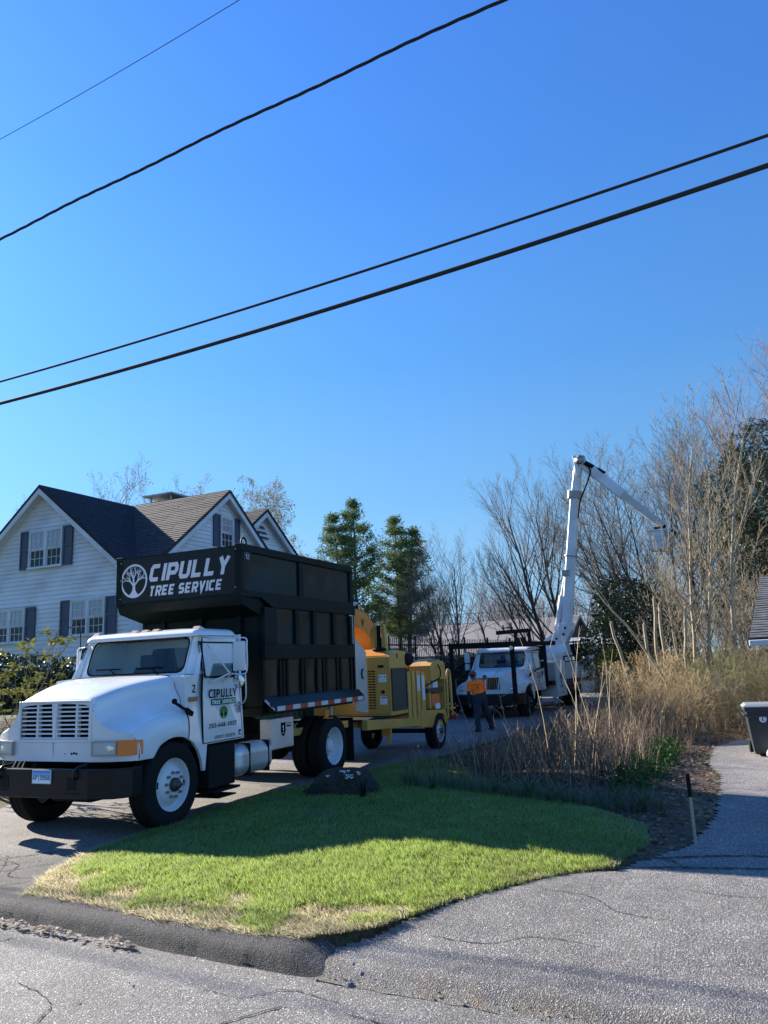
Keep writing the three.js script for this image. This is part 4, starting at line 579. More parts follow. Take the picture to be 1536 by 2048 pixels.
  const n12 = ctex(128, 96, (x, w, h) => { x.fillStyle = '#1a1c1c'; x.fillRect(0, 0, w, h); x.fillStyle = '#c9cbc8'; x.font = 'bold 84px sans-serif'; x.textAlign = 'center'; x.textBaseline = 'middle'; x.save(); x.translate(w / 2, h / 2 + 4); x.scale(.9, 1); x.fillText('12', 0, 0); x.restore(); x.strokeStyle = '#8b8e8c'; x.lineWidth = 5; x.strokeRect(3, 3, w - 6, h - 6); });
  obj('fleet_number', new THREE.PlaneGeometry(.15, .11).rotateY(Math.PI / 2).translate(1.2225, 3.6, -1.58), decalMat(n12), B, { uv: true });
  obj('lifting_ring', tube([V(1.16, 3.77, -1.5), V(1.16, 3.86, -1.53), V(1.16, 3.89, -1.58), V(1.16, 3.86, -1.63), V(1.16, 3.77, -1.66)], .014, 20, 6), M.rib, B);
  obj('tailgate', [bx(-1.2, 1.2, 1.3, 3.7, -5.18, -5.12), bx(-1.22, 1.22, 2.84, 3.02, -5.2, -5.1)], M.rib, B);
  const rd = obj('rear_wing', sideExt([[-5.16, 1.05], [-5.16, 2.42], [-5.2, 2.42], [-5.68, 2.14], [-5.68, .98]], 1.16, 1.19, .004), phys([.5, .5, .48], { roughness: .35, clearcoat: .3, map: T.grime }), B);
  obj('latch', tube([V(1.2, 1.82, -5.5), V(1.21, 1.8, -5.45), V(1.21, 1.74, -5.42), V(1.21, 1.67, -5.44), V(1.2, 1.64, -5.5)], .014, 14, 6), M.dark, rd);
  obj('gap_light_strip', [bar(V(1.224, 2.3, -5.06), V(1.224, 2.83, -5.06), .012, .018), bar(V(1.224, 2.83, -5.06), V(1.224, 2.83, -4.93), .012, .018)], M.trim, B);  // pale strips painted for sky light showing through a gap, no trim there
}
// ---------------------------------------------------------------- yellow wood chipper behind the dump truck
{
  const t = thing('wood_chipper', 'yellow towed wood chipper with curved discharge chute standing behind the dump truck', 'wood chipper', [.234, 0, -18.04], -rad(25));
  const Y = M.yellow, sx = v => .9 - v;
  for (const s of [-1, 1]) obj('frame_beam', sideExt([[3.6, .72], [3.6, .9], [-.4, .66], [-.4, .5]], s > 0 ? .78 : -.9, s > 0 ? .9 : -.78, .006), Y, t);
  obj('tongue', [hull([[-.5, .78, 3.6], [.5, .78, 3.6], [-.5, .9, 3.6], [.5, .9, 3.6], [-.06, .74, 5], [.06, .74, 5], [-.06, .86, 5], [.06, .86, 5]])], Y, t);
  obj('jack', [rod(V(.3, .1, 3.9), V(.3, 1.2, 3.9), .045), rod(V(.3, .04, 3.9), V(.3, .1, 3.9), .12)], M.steel, t);
  obj('deck', bx(-.88, .88, .86, .9, .4, 3.5), M.chassis, t);
  const eng = obj('engine_cover', [hull([[-.85, .9, 2.55], [.9, .9, 2.55], [-.85, 2.04, 2.55], [.9, 2.04, 2.55], [-.85, 2.19, 2.25], [.9, 2.17, 2.25], [-.85, .9, 1.72], [.9, .9, 1.72], [-.85, 2.14, 1.72], [.9, 2.14, 1.72]])], Y, t);
  obj('sunlit_top', hull([[-.8, 2.065, 2.53], [.84, 2.065, 2.53], [-.8, 2.205, 2.26], [.5, 2.2, 2.26], [-.8, 2.05, 2.53], [.84, 2.05, 2.53]]), M.orange, eng);  // orange on the cover top: sun falling there put into the colour
  obj('front_plate', bx(-.8, .86, .93, 1.84, 2.55, 2.565, .004), Y, eng);
  for (let c = 0; c < 2; c++) for (let k = 0; k < 15; k++) obj('louvre', bx(.43 + c * .085, .5 + c * .085, 1.04 + k * .051, 1.062 + k * .051, 2.562, 2.571), M.dark, eng);
  const dec = (name, a, b, y0, y1, draw) => obj(name, new THREE.PlaneGeometry(b - a, y1 - y0).translate((a + b) / 2, (y0 + y1) / 2, 2.5685), decalMat(ctex(256, 192, draw)), eng, { uv: true });
  dec('sticker', .66, .83, 1.55, 1.69, (x, w, h) => { x.fillStyle = '#dfe4e6'; x.fillRect(0, 0, w, h); x.fillStyle = '#4d7f9c'; x.fillRect(20, 30, 50, 50); x.fillRect(170, 30, 60, 50); x.fillRect(90, 40, 60, 30); x.fillStyle = '#7c98a6'; for (let i = 0; i < 4; i++) x.fillRect(20, 100 + i * 20, 210, 9); });
  dec('sticker', .68, .83, 1.12, 1.27, (x, w, h) => { x.fillStyle = '#e3e2ea'; x.fillRect(0, 0, w, h); x.fillStyle = '#5a4a8c'; x.fillRect(16, 14, 220, 34); x.fillStyle = '#8d88a8'; for (let i = 0; i < 6; i++) x.fillRect(20, 62 + i * 20, 150 + (i % 3) * 30, 9); });
  obj('latch', [rod(V(.75, 1.36, 2.56), V(.75, 1.36, 2.585), .035), bx(.66, .78, 1.83, 1.88, 2.56, 2.59, .01)], M.dark, eng);
  obj('radiator_screen', [bx(.9, .915, 1.0, 1.79, 1.79, 2.48, .004), bx(.912, .93, .98, 1.02, 1.77, 2.5), bx(.912, .93, 1.77, 1.81, 1.77, 2.5), bx(.912, .93, 1.02, 1.77, 1.77, 1.8), bx(.912, .93, 1.02, 1.77, 2.47, 2.5)], M.mesh, eng);
  obj('slot', bx(.902, .908, 2.0, 2.1, 2.16, 2.2), M.dark, eng);
  obj('air_cleaner', lathe([[0, -.2], [.1, -.2], [.14, -.17], [.14, .12], [.11, .16], [0, .16]], 28, 'z').translate(.82, 1.98, 1.62), M.dark, t);
  obj('air_cleaner_cap', lathe([[0, 0], [.12, 0], [.12, .02], [0, .03]], 24, 'z').rotateY(Math.PI).translate(.82, 1.98, 1.4), M.grey, t);
  obj('rain_cap', lathe([[0, .0], [.14, 0], [.15, .03], [.1, .06], [0, .07]], 24, 'y').translate(.55, 2.17, 2.25), M.dark, t);
  obj('exhaust', [rod(V(.5, 2.2, 2.15), V(.5, 2.68, 2.15), .045)], M.dark, t);
  for (const a of [-.12, .13]) obj('exhaust_guard', hull([[.5 + a - .045, 2.18, 2.2], [.5 + a + .045, 2.18, 2.2], [.5 + a - .05, 2.6, 2.2], [.5 + a * .8 + .03, 2.7, 2.2], [.5 + a - .045, 2.18, 2.08], [.5 + a + .045, 2.18, 2.08], [.5 + a - .05, 2.6, 2.08], [.5 + a * .8 + .03, 2.7, 2.08]]), Y, t);
  // discharge chute: a square duct that rises and bends towards the box
  { const pts = [[1.35, 1.7], [1.4, 2.1], [1.55, 2.45], [1.85, 2.72], [2.25, 2.84], [2.75, 2.86]], c = new THREE.CatmullRomCurve3(pts.map(([z, y]) => V(-.1, y, z))), rows = []; for (let i = 0; i <= 18; i++) { const p = c.getPoint(i / 18), q = c.getTangent(i / 18), w = .21, hh = .19, ny = q.z, nz = -q.y; rows.push([[p.x - w, p.y + ny * hh, p.z + nz * hh], [p.x + w, p.y + ny * hh, p.z + nz * hh], [p.x + w, p.y - ny * hh, p.z - nz * hh], [p.x - w, p.y - ny * hh, p.z - nz * hh], [p.x - w, p.y + ny * hh, p.z + nz * hh]]); }
    const g = crease(grid(rows), .7); M.yellow2 = M.orange.clone(); M.yellow2.side = THREE.DoubleSide; const ch = obj('discharge_chute', g, M.yellow2, t);
    obj('chute_collar', bx(-.36, .16, 2.02, 2.12, 1.12, 1.6, .01), M.orange, ch);
    obj('chute_mark', new THREE.PlaneGeometry(.2, .2).rotateY(Math.PI / 2).translate(.113, 2.78, 2.1), decalMat(ctex(128, 128, (x, w, h) => { x.clearRect(0, 0, w, h); x.strokeStyle = '#5a3a18'; x.lineWidth = 16; x.beginPath(); x.moveTo(20, 20); x.lineTo(64, 108); x.lineTo(108, 20); x.stroke(); x.beginPath(); x.moveTo(64, 20); x.lineTo(64, 108); x.stroke(); })), ch, { uv: true }); }
  obj('feed_housing', [bx(-.8, .74, .72, 1.66, .55, 1.7, .02)], Y, t);
  for (const [a, b, y1] of [[1.68, 1.52, 1.72], [1.45, 1.28, 1.72], [1.2, 1.02, 1.72], [.95, .76, 1.7]]) obj('upright', bx(.72, .9, .72, y1, b, a, .012), Y, t);
  for (const [z, y0, y1] of [[1.12, 1.3, 1.64], [.86, 1.1, 1.62]]) obj('warning_label', bx(.901, .905, y0, y1, z - .075, z + .075), M.trim, t);
  obj('feed_hood', hull([[-.75, 1.7, 1.5], [.5, 1.7, 1.5], [-.75, 2.13, 1.4], [.45, 2.13, 1.4], [-.75, 2.12, .6], [.45, 2.12, .6], [-.75, 1.95, .45], [.5, 1.95, .45], [-.75, 1.7, .9], [.5, 1.7, .9]]), M.orange, t);
  obj('hood_post', [bx(.4, .46, 1.66, 1.98, .52, .58), bx(-.6, -.5, 1.66, 1.98, .52, .58)], M.orange, t);
  obj('feed_roller', rod(V(-.6, 1.72, 1.55), V(.7, 1.72, 1.55), .09), M.orange, t);
  obj('control_bar', [tube([V(.78, 1.9, 1.3), V(.8, 1.95, .6), V(.8, 1.93, -.4)], .022, 20, 6), ...[1.15, .2].map(z => bx(.76, .84, 1.91, 1.98, z - .04, z + .04))], M.steel, t);
  obj('hydraulic_tank', hull([[.35, 1.5, .4], [.9, 1.5, .4], [.35, 1.5, -.5], [.9, 1.5, -.5], [.35, 1.82, .4], [.9, 1.82, .4], [.4, 1.92, .2], [.88, 1.92, .2], [.4, 1.92, -.42], [.88, 1.92, -.42], [.35, 1.82, -.5], [.9, 1.82, -.5]]), Y, t);
  obj('hose', [tube([V(.92, 1.84, .0), V(.96, 1.7, -.05), V(.95, 1.55, -.02), V(.9, 1.46, .3), V(.85, 1.4, .6), V(.8, 1.36, .8)], .016, 24, 6)], M.dark, t);
  obj('shelf', bx(.3, .9, 1.24, 1.33, -.35, .6, .01), M.mesh, t);
  obj('carton', bx(.62, .86, 1.33, 1.5, -.1, .2, .005), M.trim, t);
  for (const [a, b] of [[.4, .5], [-.52, -.46]]) obj('tank_support', bx(.35, .88, .85, 1.5, a, b), Y, t);
  const can = obj('fuel_can', bx(.45, .86, .92, 1.2, -.2, .26, .04), phys([.5, .13, .04], { roughness: .5 }), t); obj('can_label', bx(.861, .866, .86, .98, -.16, .12), M.trim, can);
  obj('fender', [sideExt([[1.1, .9], [-.34, .82], [-.5, .47], [-.44, .45], [-.36, .62], [-.2, .74], [.1, .78], [.36, .7], [.5, .5], [1.1, .55]], .6, .92, .006), sideExt([[1.1, .9], [-.34, .82], [-.5, .47], [-.44, .45], [-.36, .62], [-.2, .74], [.1, .78], [.36, .7], [.5, .5], [1.1, .55]], -.92, -.6, .006)], Y, t);
  for (const s of [-1, 1]) wheel(t, 'wheel', s * .8, 0.03, .385, .24, s, { rim: .25, mat: M.grey, lugs: 6 });
  obj('axle', rod(V(-.8, .385, 0.03), V(.8, .385, .03), .05), M.chassis, t);
  obj('safety_bar', tube([V(.86, .6, -.62), V(.88, 1.2, -.62), V(.88, 1.56, -.64), V(.87, 1.7, -.75), V(.86, 1.66, -.88), V(.86, 1.2, -.92), V(.86, .66, -.92)], .03, 40, 8), Y, t);
  obj('infeed_chute', [hull([[-.8, .82, -.5], [.8, .82, -.5], [-.8, .86, -.5], [.8, .86, -.5], [-.95, .8, -.92], [.95, .8, -.92], [-.95, .84, -.92], [.95, .84, -.92]]), bx(-.82, -.78, .86, 1.6, -.9, -.5), bx(.78, .82, .86, 1.5, -.64, -.5)], Y, t);
  obj('feed_tray', hull([[-.9, .84, -.7], [.9, .84, -.7], [-.9, .8, -.72], [.9, .8, -.72], [-.9, .64, -1.18], [.9, .64, -1.18], [-.9, .58, -1.2], [.9, .58, -1.2]]), M.orange, t);
  obj('tail_light', bx(.5, .9, .54, .6, -1.1, -1.06), M.red, t);
  obj('bracket', [bx(.6, .78, .5, .66, 2.3, 2.4), bx(.7, .76, .36, .5, 2.32, 2.38)], Y, t);
}
// ---------------------------------------------------------------- white bucket truck with its boom raised
{
  const t = thing('bucket_truck', 'white bucket truck with raised folding boom and black front guard behind the worker', 'bucket truck', [3.596, -.05, -26.643], -.504);
  const W = M.white2;
  obj('hood', hoodShell({ zf: 1.0, zr: -.42, ycF: 1.44, ycR: 1.62, bow: .05, shF: 1.1, shR: 1.22, shBow: .05, xo: 1.16, flare: .02, aR: .6, aY: .5, yF: .84, yBk: .6, xcF: .6, xcR: .9, sweep: .24, gx: .5, g0: .96, g1: 1.37 }), W, t);
  const gr = obj('grille', bx(-.52, .52, .94, 1.4, .9, .93), M.dark, t);
  for (let i = 0; i < 15; i++) { const x = -.45 + i * .0643; obj('grille_bar', rod(V(x * .88, .98, .965), V(x, 1.36, .97), .012, .012, 6), M.chrome, gr); }
  obj('grille_frame', [bar(V(-.5, 1.38, 1.01), V(.5, 1.38, 1.01), .04, .03), bar(V(-.44, .96, 1.01), V(.44, .96, 1.01), .03, .03), bar(V(-.5, 1.38, 1.01), V(-.44, .96, 1.01), .03, .03), bar(V(.5, 1.38, 1.01), V(.44, .96, 1.01), .03, .03)], M.white2, gr);
  const em = obj('emblem', lathe([[0, 0], [.03, .01], [.03, .03], [.055, .03], [.07, .02], [.07, 0]], 24, 'z').translate(0, 1.39, 1.02), M.dark, gr); obj('emblem_ring', new THREE.TorusGeometry(.075, .012, 8, 28).translate(0, 1.39, 1.03), M.chrome, em);
  for (const s of [-1, 1]) { const h = obj('headlight', hull([[s * .62, .9, 1.0], [s * .62, 1.0, 1.0], [s * 1.02, .9, .86], [s * 1.0, 1.06, .86], [s * 1.14, .94, .7], [s * 1.14, 1.06, .7], [s * .65, .9, .8]]), M.lens, t); obj('reflector_bowl', new THREE.SphereGeometry(.07, 16, 8).scale(1.3, .8, .5).translate(s * .85, .98, .93), M.chrome, h); }
  obj('bumper', planExt([[-1.2, .5], [-1.2, .8], [-1.0, 1.08], [-.6, 1.2], [.6, 1.2], [1.0, 1.08], [1.2, .8], [1.2, .5], [1.1, .5], [1.1, .75], [-1.1, .75], [-1.1, .5]], .48, .82, .015), M.black, t);
  obj('frame_rail', [bx(-.45, -.37, .6, .84, -8.6, .9), bx(.37, .45, .6, .84, -8.6, .9), bx(-.5, .5, .45, .8, -2.0, .2, .1), rod(V(-1, .5, 0), V(1, .5, 0), .07), rod(V(-.9, .52, -5.6), V(.9, .52, -5.6), .11)], M.chassis, t);
  for (const s of [-1, 1]) { wheel(t, 'wheel', s * .98, 0, .52, .29, s, { mat: M.chassis }); wheel(t, 'wheel', s * 1.03, -5.6, .52, .27, s, { dish: 1, mat: M.chassis }); wheel(t, 'wheel', s * .72, -5.6, .52, .27, s, { dish: 1, lugs: 0 }); }
  cab(t, { mat: W, xs: 1.1, xw: .86, yW: 1.63, yT: 2.22, yR: 2.33, zW: -.52, zT: -.86, zB: -1.98, zC: -.4, yB: .84, tm: .08, low: [[-.72, .84], [-.66, .58], [-.6, .58], [-.55, .74], [-.47, .88], [-.4, .96]], d0: -.86, d1: -1.6, w0: 1.58, w1: 2.12, door: [[-.72, .9], [-.72, 1.6], [-.9, 2.18], [-1.72, 2.18], [-1.72, .9]] });
  obj('firewall', bx(-1.09, 1.09, .97, 1.6, -.44, -.415, .004), W, t);
  const dT = ctex(512, 512, (x, w, h) => { x.clearRect(0, 0, w, h); x.fillStyle = '#1b1e22'; x.textAlign = 'center'; x.font = 'bold 104px sans-serif'; x.fillText('CIPULLY', 256, 120, 400); x.fillRect(70, 140, 372, 74); x.fillStyle = '#dcdfe0'; x.font = 'bold 60px sans-serif'; x.fillText('TREE SERVICE', 256, 198, 350); treeMark(x, 256, 292, 62, '#c8ccc8', '#22302a', .1); x.fillStyle = '#1b1e22'; x.font = 'bold 62px sans-serif'; x.fillText('203-648-1037', 256, 420, 380); x.font = 'bold 44px sans-serif'; x.fillText('USDOT 3383275', 256, 490, 300); });
  obj('door_lettering', new THREE.PlaneGeometry(.72, .6).rotateY(Math.PI / 2).translate(1.1145, 1.2, -1.24), decalMat(dT), t, { uv: true });
  obj('door_handle', bx(1.11, 1.13, 1.32, 1.5, -1.66, -1.6, .008), M.dark, t);
  for (const s of [-1, 1]) { const m = obj('mirror', [bx(s * 1.3, s * 1.5, 1.86, 2.22, -.92, -.82, .03), bx(s * 1.32, s * 1.5, 1.6, 1.82, -.92, -.82, .03)], s > 0 ? M.dark : M.trim, t); obj('mirror_arm', [rod(V(s * 1.05, 2.18, -.8), V(s * 1.4, 2.24, -.87), .02), rod(V(s * 1.08, 1.5, -.75), V(s * 1.4, 1.6, -.87), .02), rod(V(s * 1.05, 1.52, -.9), V(s * 1.16, 1.5, -.75), .025)], M.dark, m); }
  obj('side_intake', hull([[1.12, 1.36, -.1], [1.15, 1.4, -.1], [1.13, 1.5, -.42], [1.16, 1.42, -.42], [1.12, 1.33, -.3]]), M.dark, t);
  // guard frame of black bars in front and along the cab
  const g = grp('guard_frame', t), bk = M.dark;
  for (const x of [-1.1, 1.1]) obj('guard_post', bar(V(x, .6, 1.25), V(x * .98, 2.44, 1.2), .12, .12), bk, g);
  obj('guard_bar', bar(V(-1.15, 2.44, 1.2), V(1.15, 2.4, 1.2), .16, .19), bk, g);
  for (const x of [-1.08, 1.08]) obj('guard_rail', bar(V(x, 2.42, 1.2), V(x, 2.46, -3.4), .13, .15), bk, g);
  for (const z of [-.3, -1.4, -2.4]) obj('guard_slat', bar(V(-1.08, 2.44, z), V(1.08, 2.44, z), .06, .05), bk, g);
  for (const x of [-1.08, 1.08]) obj('guard_post', bar(V(x, .9, -2.2), V(x, 2.44, -2.2), .09, .09), bk, g);
  obj('guard_lamp', rod(V(1.08, 2.3, 1.25), V(1.08, 2.3, 1.3), .07), M.amberPale, g);
  const rest = obj('boom_rest', [bar(V(.02, 2.4, -2.2), V(.02, 2.95, -2.2), .1, .1), bar(V(-.72, 2.92, -2.2), V(.55, 2.95, -2.2), .12, .14), bar(V(.55, 2.46, -2.2), V(.55, 2.99, -2.2), .1, .1), bar(V(-.44, 2.95, -2.2), V(-.44, 3.2, -2.2), .04, .04), bar(V(-.12, 2.95, -2.2), V(-.12, 3.26, -2.2), .04, .04), bar(V(-.5, 3.08, -2.2), V(-.06, 3.1, -2.2), .04, .04), bx(.1, .35, 2.5, 2.7, -2.3, -2.1)], bk, t);
  // body: cabinet by the cab, deck, pedestal, rear boxes
  const cb = obj('tool_cabinet', [bx(.62, 1.25, .52, 1.8, -4.05, -2.82, .015), hull([[.62, .9, -2.82], [1.25, .9, -2.82], [.62, .52, -3.0], [1.25, .52, -3.0], [.62, 1.0, -2.78], [1.25, .98, -2.78], [.62, .9, -3.0], [1.25, .9, -3.0]])], W, t);
  obj('cabinet_front', bx(.66, 1.2, 1.0, 1.74, -2.82, -2.8, .006), M.grey, cb);
  obj('cabinet_door', bx(1.25, 1.262, .58, 1.75, -3.98, -2.9, .006), W, cb);
  const cT = ctex(256, 320, (x, w, h) => { x.clearRect(0, 0, w, h); treeMark(x, 128, 120, 92, '#20262a', null, .1); x.fillStyle = '#20262a'; x.beginPath(); x.ellipse(128, 110, 34, 62, 0, 0, 7); x.fill(); x.fillRect(120, 150, 16, 60); x.fillRect(50, 238, 156, 10); x.fillRect(60, 262, 136, 22); x.fillRect(80, 296, 96, 8); });
  obj('cabinet_print', new THREE.PlaneGeometry(.5, .62).rotateY(Math.PI / 2).translate(1.2645, 1.1, -3.35), decalMat(cT), cb, { uv: true });
  obj('tool_cabinet', bx(-1.25, -.62, .52, 1.8, -4.05, -2.5, .015), W, t);
  obj('deck', [bx(-1.2, 1.2, .95, 1.1, -8.8, -2.4), bx(1.0, 1.2, .7, .95, -5.0, -4.1)], M.chassis, t);
  obj('pedestal', [bx(-.75, .75, 1.1, 2.12, -7.0, -3.0, .02), hull([[-.25, 2.1, -6.1], [.75, 2.1, -6.1], [-.15, 2.5, -6.2], [.7, 2.5, -6.2], [-.25, 2.1, -6.9], [.75, 2.1, -6.9], [-.15, 2.5, -6.8], [.7, 2.5, -6.8]])], W, t);
  obj('bed_side', [bx(.9, 1.2, 1.1, 1.72, -6.1, -4.15, .01)], M.grey, t);
  obj('hand_rail', [bar(V(1.18, 1.1, -4.2), V(1.18, 1.95, -4.2), .05, .05), bar(V(1.18, 1.95, -4.2), V(1.18, 2.0, -8.7), .05, .05), bar(V(1.18, 1.75, -4.2), V(1.18, 1.78, -6.6), .04, .04)], bk, t);
  obj('side_box', hull([[1.2, 1.05, -6.2], [1.2, 1.55, -6.7], [1.2, 1.6, -7.6], [1.2, 1.05, -7.6], [.5, 1.05, -6.2], [.5, 1.55, -6.7], [.5, 1.6, -7.6], [.5, 1.05, -7.6]]), M.grey, t);
  obj('side_box', [bx(.6, 1.22, .98, 1.98, -8.75, -7.85, .02), bx(.5, 1.1, .45, .95, -8.7, -6.6)], M.grey, t);
  for (let k = 0; k < 7; k++) obj('rack_post', bar(V(1.1, 1.9, -6.0 - k * .38), V(1.1, 2.56, -6.0 - k * .38), .05, .05), bk, t);
  obj('rack_rail', [bar(V(1.1, 2.5, -5.6), V(1.1, 2.58, -8.6), .09, .06), bar(V(1.1, 2.2, -5.6), V(1.1, 2.2, -8.6), .06, .05), bx(-1.0, 1.05, 1.95, 2.45, -8.6, -7.2)], bk, t);
  obj('step_bar', [bar(V(1.15, .55, -2.5), V(1.3, .3, -3.2), .05, .05), rod(V(1.1, .42, -2.9), V(1.16, .42, -2.9), .16)], W, t);
  obj('reflector', bx(1.2, 1.21, .86, .93, -6.1, -5.2), M.red, t);
  // boom: turret horn, two lift arms, elbow, jib and bucket
  const bo = grp('boom', t), z0 = -6.5;
  obj('turret', [ext(shape([[-.2, 2.46], [-.2, 2.66], [.4, 3.02], [.5, 3.32], [1.05, 3.3], [1.0, 3.0], [.78, 2.62], [.72, 2.46]]), .5, .02).translate(0, 0, z0 - .25)], W, bo);
  obj('turret_bolt', [[.35, 2.68], [.66, 2.85], [.1, 2.6], [.75, 3.1]].map(([x, y]) => rod(V(x, y, z0 + .25), V(x, y, z0 + .28), .05)), M.dark, bo);
  const beam = (a, b, w0, h0, w1 = w0, h1 = h0) => { const d = V(b[0] - a[0], b[1] - a[1], 0).normalize(), n = V(-d.y, d.x, 0), q = []; for (const [p, w, h] of [[a, w0, h0], [b, w1, h1]]) for (const s of [-1, 1]) for (const u of [-1, 1]) { for (const [f, e] of [[1, .72], [.72, 1]]) q.push([p[0] + n.x * s * w / 2 * f, p[1] + n.y * s * w / 2 * f, z0 + u * h / 2 * e]); } return hull(q); };
  obj('lower_boom', beam([.74, 3.1], [1.62, 8.75], .42, .38, .34, .32), W, bo);
  obj('boom_section', beam([1.6, 8.55], [1.9, 10.0], .36, .32, .3, .3), W, bo);
  obj('boom_collar', [beam([1.57, 8.5], [1.62, 8.82], .52, .46), beam([1.19, 6.05], [1.2, 6.1], .46, .42)], M.steel, bo);
  obj('joint_cover', beam([1.72, 8.9], [1.72, 9.7], .28, .3, .2, .2), W, bo);
  obj('link_plate', [beam([1.86, 9.4], [1.8, 10.3], .14, .46, .2, .46)], W, bo);
  obj('elbow', [lathe([[0, -.24], [.2, -.24], [.2, .24], [0, .24]], 20, 'z').translate(1.98, 10.1, z0), beam([1.8, 10.28], [2.14, 10.22], .12, .4)], M.steel, bo);
  obj('lift_cylinder', [rod(V(.33, 3.0, z0 + .05), V(.68, 4.45, z0 + .05), .13), ], W, bo);
  obj('cylinder_rod', [rod(V(.66, 4.4, z0 + .05), V(.9, 5.35, z0 + .05), .06), bx(.8, 1.1, 5.25, 5.5, z0 - .1, z0 + .25, .02)], M.steel, bo);
  obj('hose', tube([V(2.15, 9.9, z0 + .2), V(2.4, 9.6, z0 + .22), V(2.0, 8.6, z0 + .25), V(1.86, 8.3, z0 + .25), V(1.7, 7.6, z0 + .22)], .035, 24, 6), M.dark, bo);
  obj('jib', beam([2.0, 10.0], [5.25, 6.62], .4, .34, .3, .28), phys([.62, .62, .58], { roughness: .5, map: T.grime }), bo);
  obj('jib_sleeve', beam([2.45, 9.6], [3.6, 8.36], .46, .4, .42, .38), W, bo);
  obj('jib_tip', [beam([5.0, 6.84], [5.5, 6.42], .3, .3, .2, .2), rod(V(2.2, 9.95, z0 + .1), V(2.95, 9.35, z0 + .1), .1)], M.dark, bo);
  const bu = obj('bucket', [bx(4.46, 5.06, 5.9, 6.72, z0 - .3, z0 + .38, .05)], W, bo);
  obj('bucket_rim', [bx(4.43, 5.09, 6.66, 6.73, z0 - .33, z0 + .41, .02), bx(4.5, 5.02, 6.3, 6.34, z0 + .38, z0 + .41), bx(4.5, 5.02, 6.44, 6.47, z0 + .38, z0 + .4)], W, bu);
  obj('bucket_bracket', [bx(5.06, 5.4, 6.05, 6.6, z0 - .1, z0 + .2, .03), rod(V(5.2, 6.2, z0), V(5.35, 6.55, z0), .09)], M.grey, bu);
  obj('bucket_controls', bx(4.66, 4.95, 6.73, 6.86, z0 - .05, z0 + .2, .03), M.dark, bu);
}
// ---------------------------------------------------------------- the worker in the orange shirt
function flesh(bones, cell, k = .035) {                        // one skin round tapered bones [ax, ay, az, bx, by, bz, ra, rb]
  const lo = [9, 9, 9], hi = [-9, -9, -9]; for (const b of bones) for (let i = 0; i < 3; i++) { const R = Math.max(b[6], b[7]) + .06; lo[i] = Math.min(lo[i], b[i] - R, b[i + 3] - R); hi[i] = Math.max(hi[i], b[i] + R, b[i + 3] + R); }
  const S = Math.max(hi[0] - lo[0], hi[1] - lo[1], hi[2] - lo[2]) / 2, n = Math.ceil(2 * S / cell), c = [0, 1, 2].map(i => (lo[i] + hi[i]) / 2), mc = new MarchingCubes(n, M.dark, false, false, 120000); mc.isolation = 0;
  for (let z = 0; z < n; z++) for (let y = 0; y < n; y++) for (let x = 0; x < n; x++) {
    const px = c[0] + (x - n / 2) / (n / 2) * S, py = c[1] + (y - n / 2) / (n / 2) * S, pz = c[2] + (z - n / 2) / (n / 2) * S; let d = 9;
    for (const b of bones) { const vx = b[3] - b[0], vy = b[4] - b[1], vz = b[5] - b[2], t = clamp(((px - b[0]) * vx + (py - b[1]) * vy + (pz - b[2]) * vz) / (vx * vx + vy * vy + vz * vz + 1e-9), 0, 1), e = Math.hypot(px - b[0] - t * vx, py - b[1] - t * vy, (pz - b[2] - t * vz) * (b[8] || 1)) - lerp(b[6], b[7], t), h = clamp(.5 + .5 * (d - e) / k, 0, 1); d = lerp(d, e, h) - k * h * (1 - h); }
    mc.field[x + y * n + z * n * n] = -d;
  }
  mc.update(); const g = new THREE.BufferGeometry(), ct = mc.count; g.setAttribute('position', new THREE.BufferAttribute(mc.positionArray.slice(0, ct * 3), 3));
  g.scale(S, S, S).translate(...c); const m = mergeVertices(g, 1e-4); m.computeVertexNormals(); return m;
}
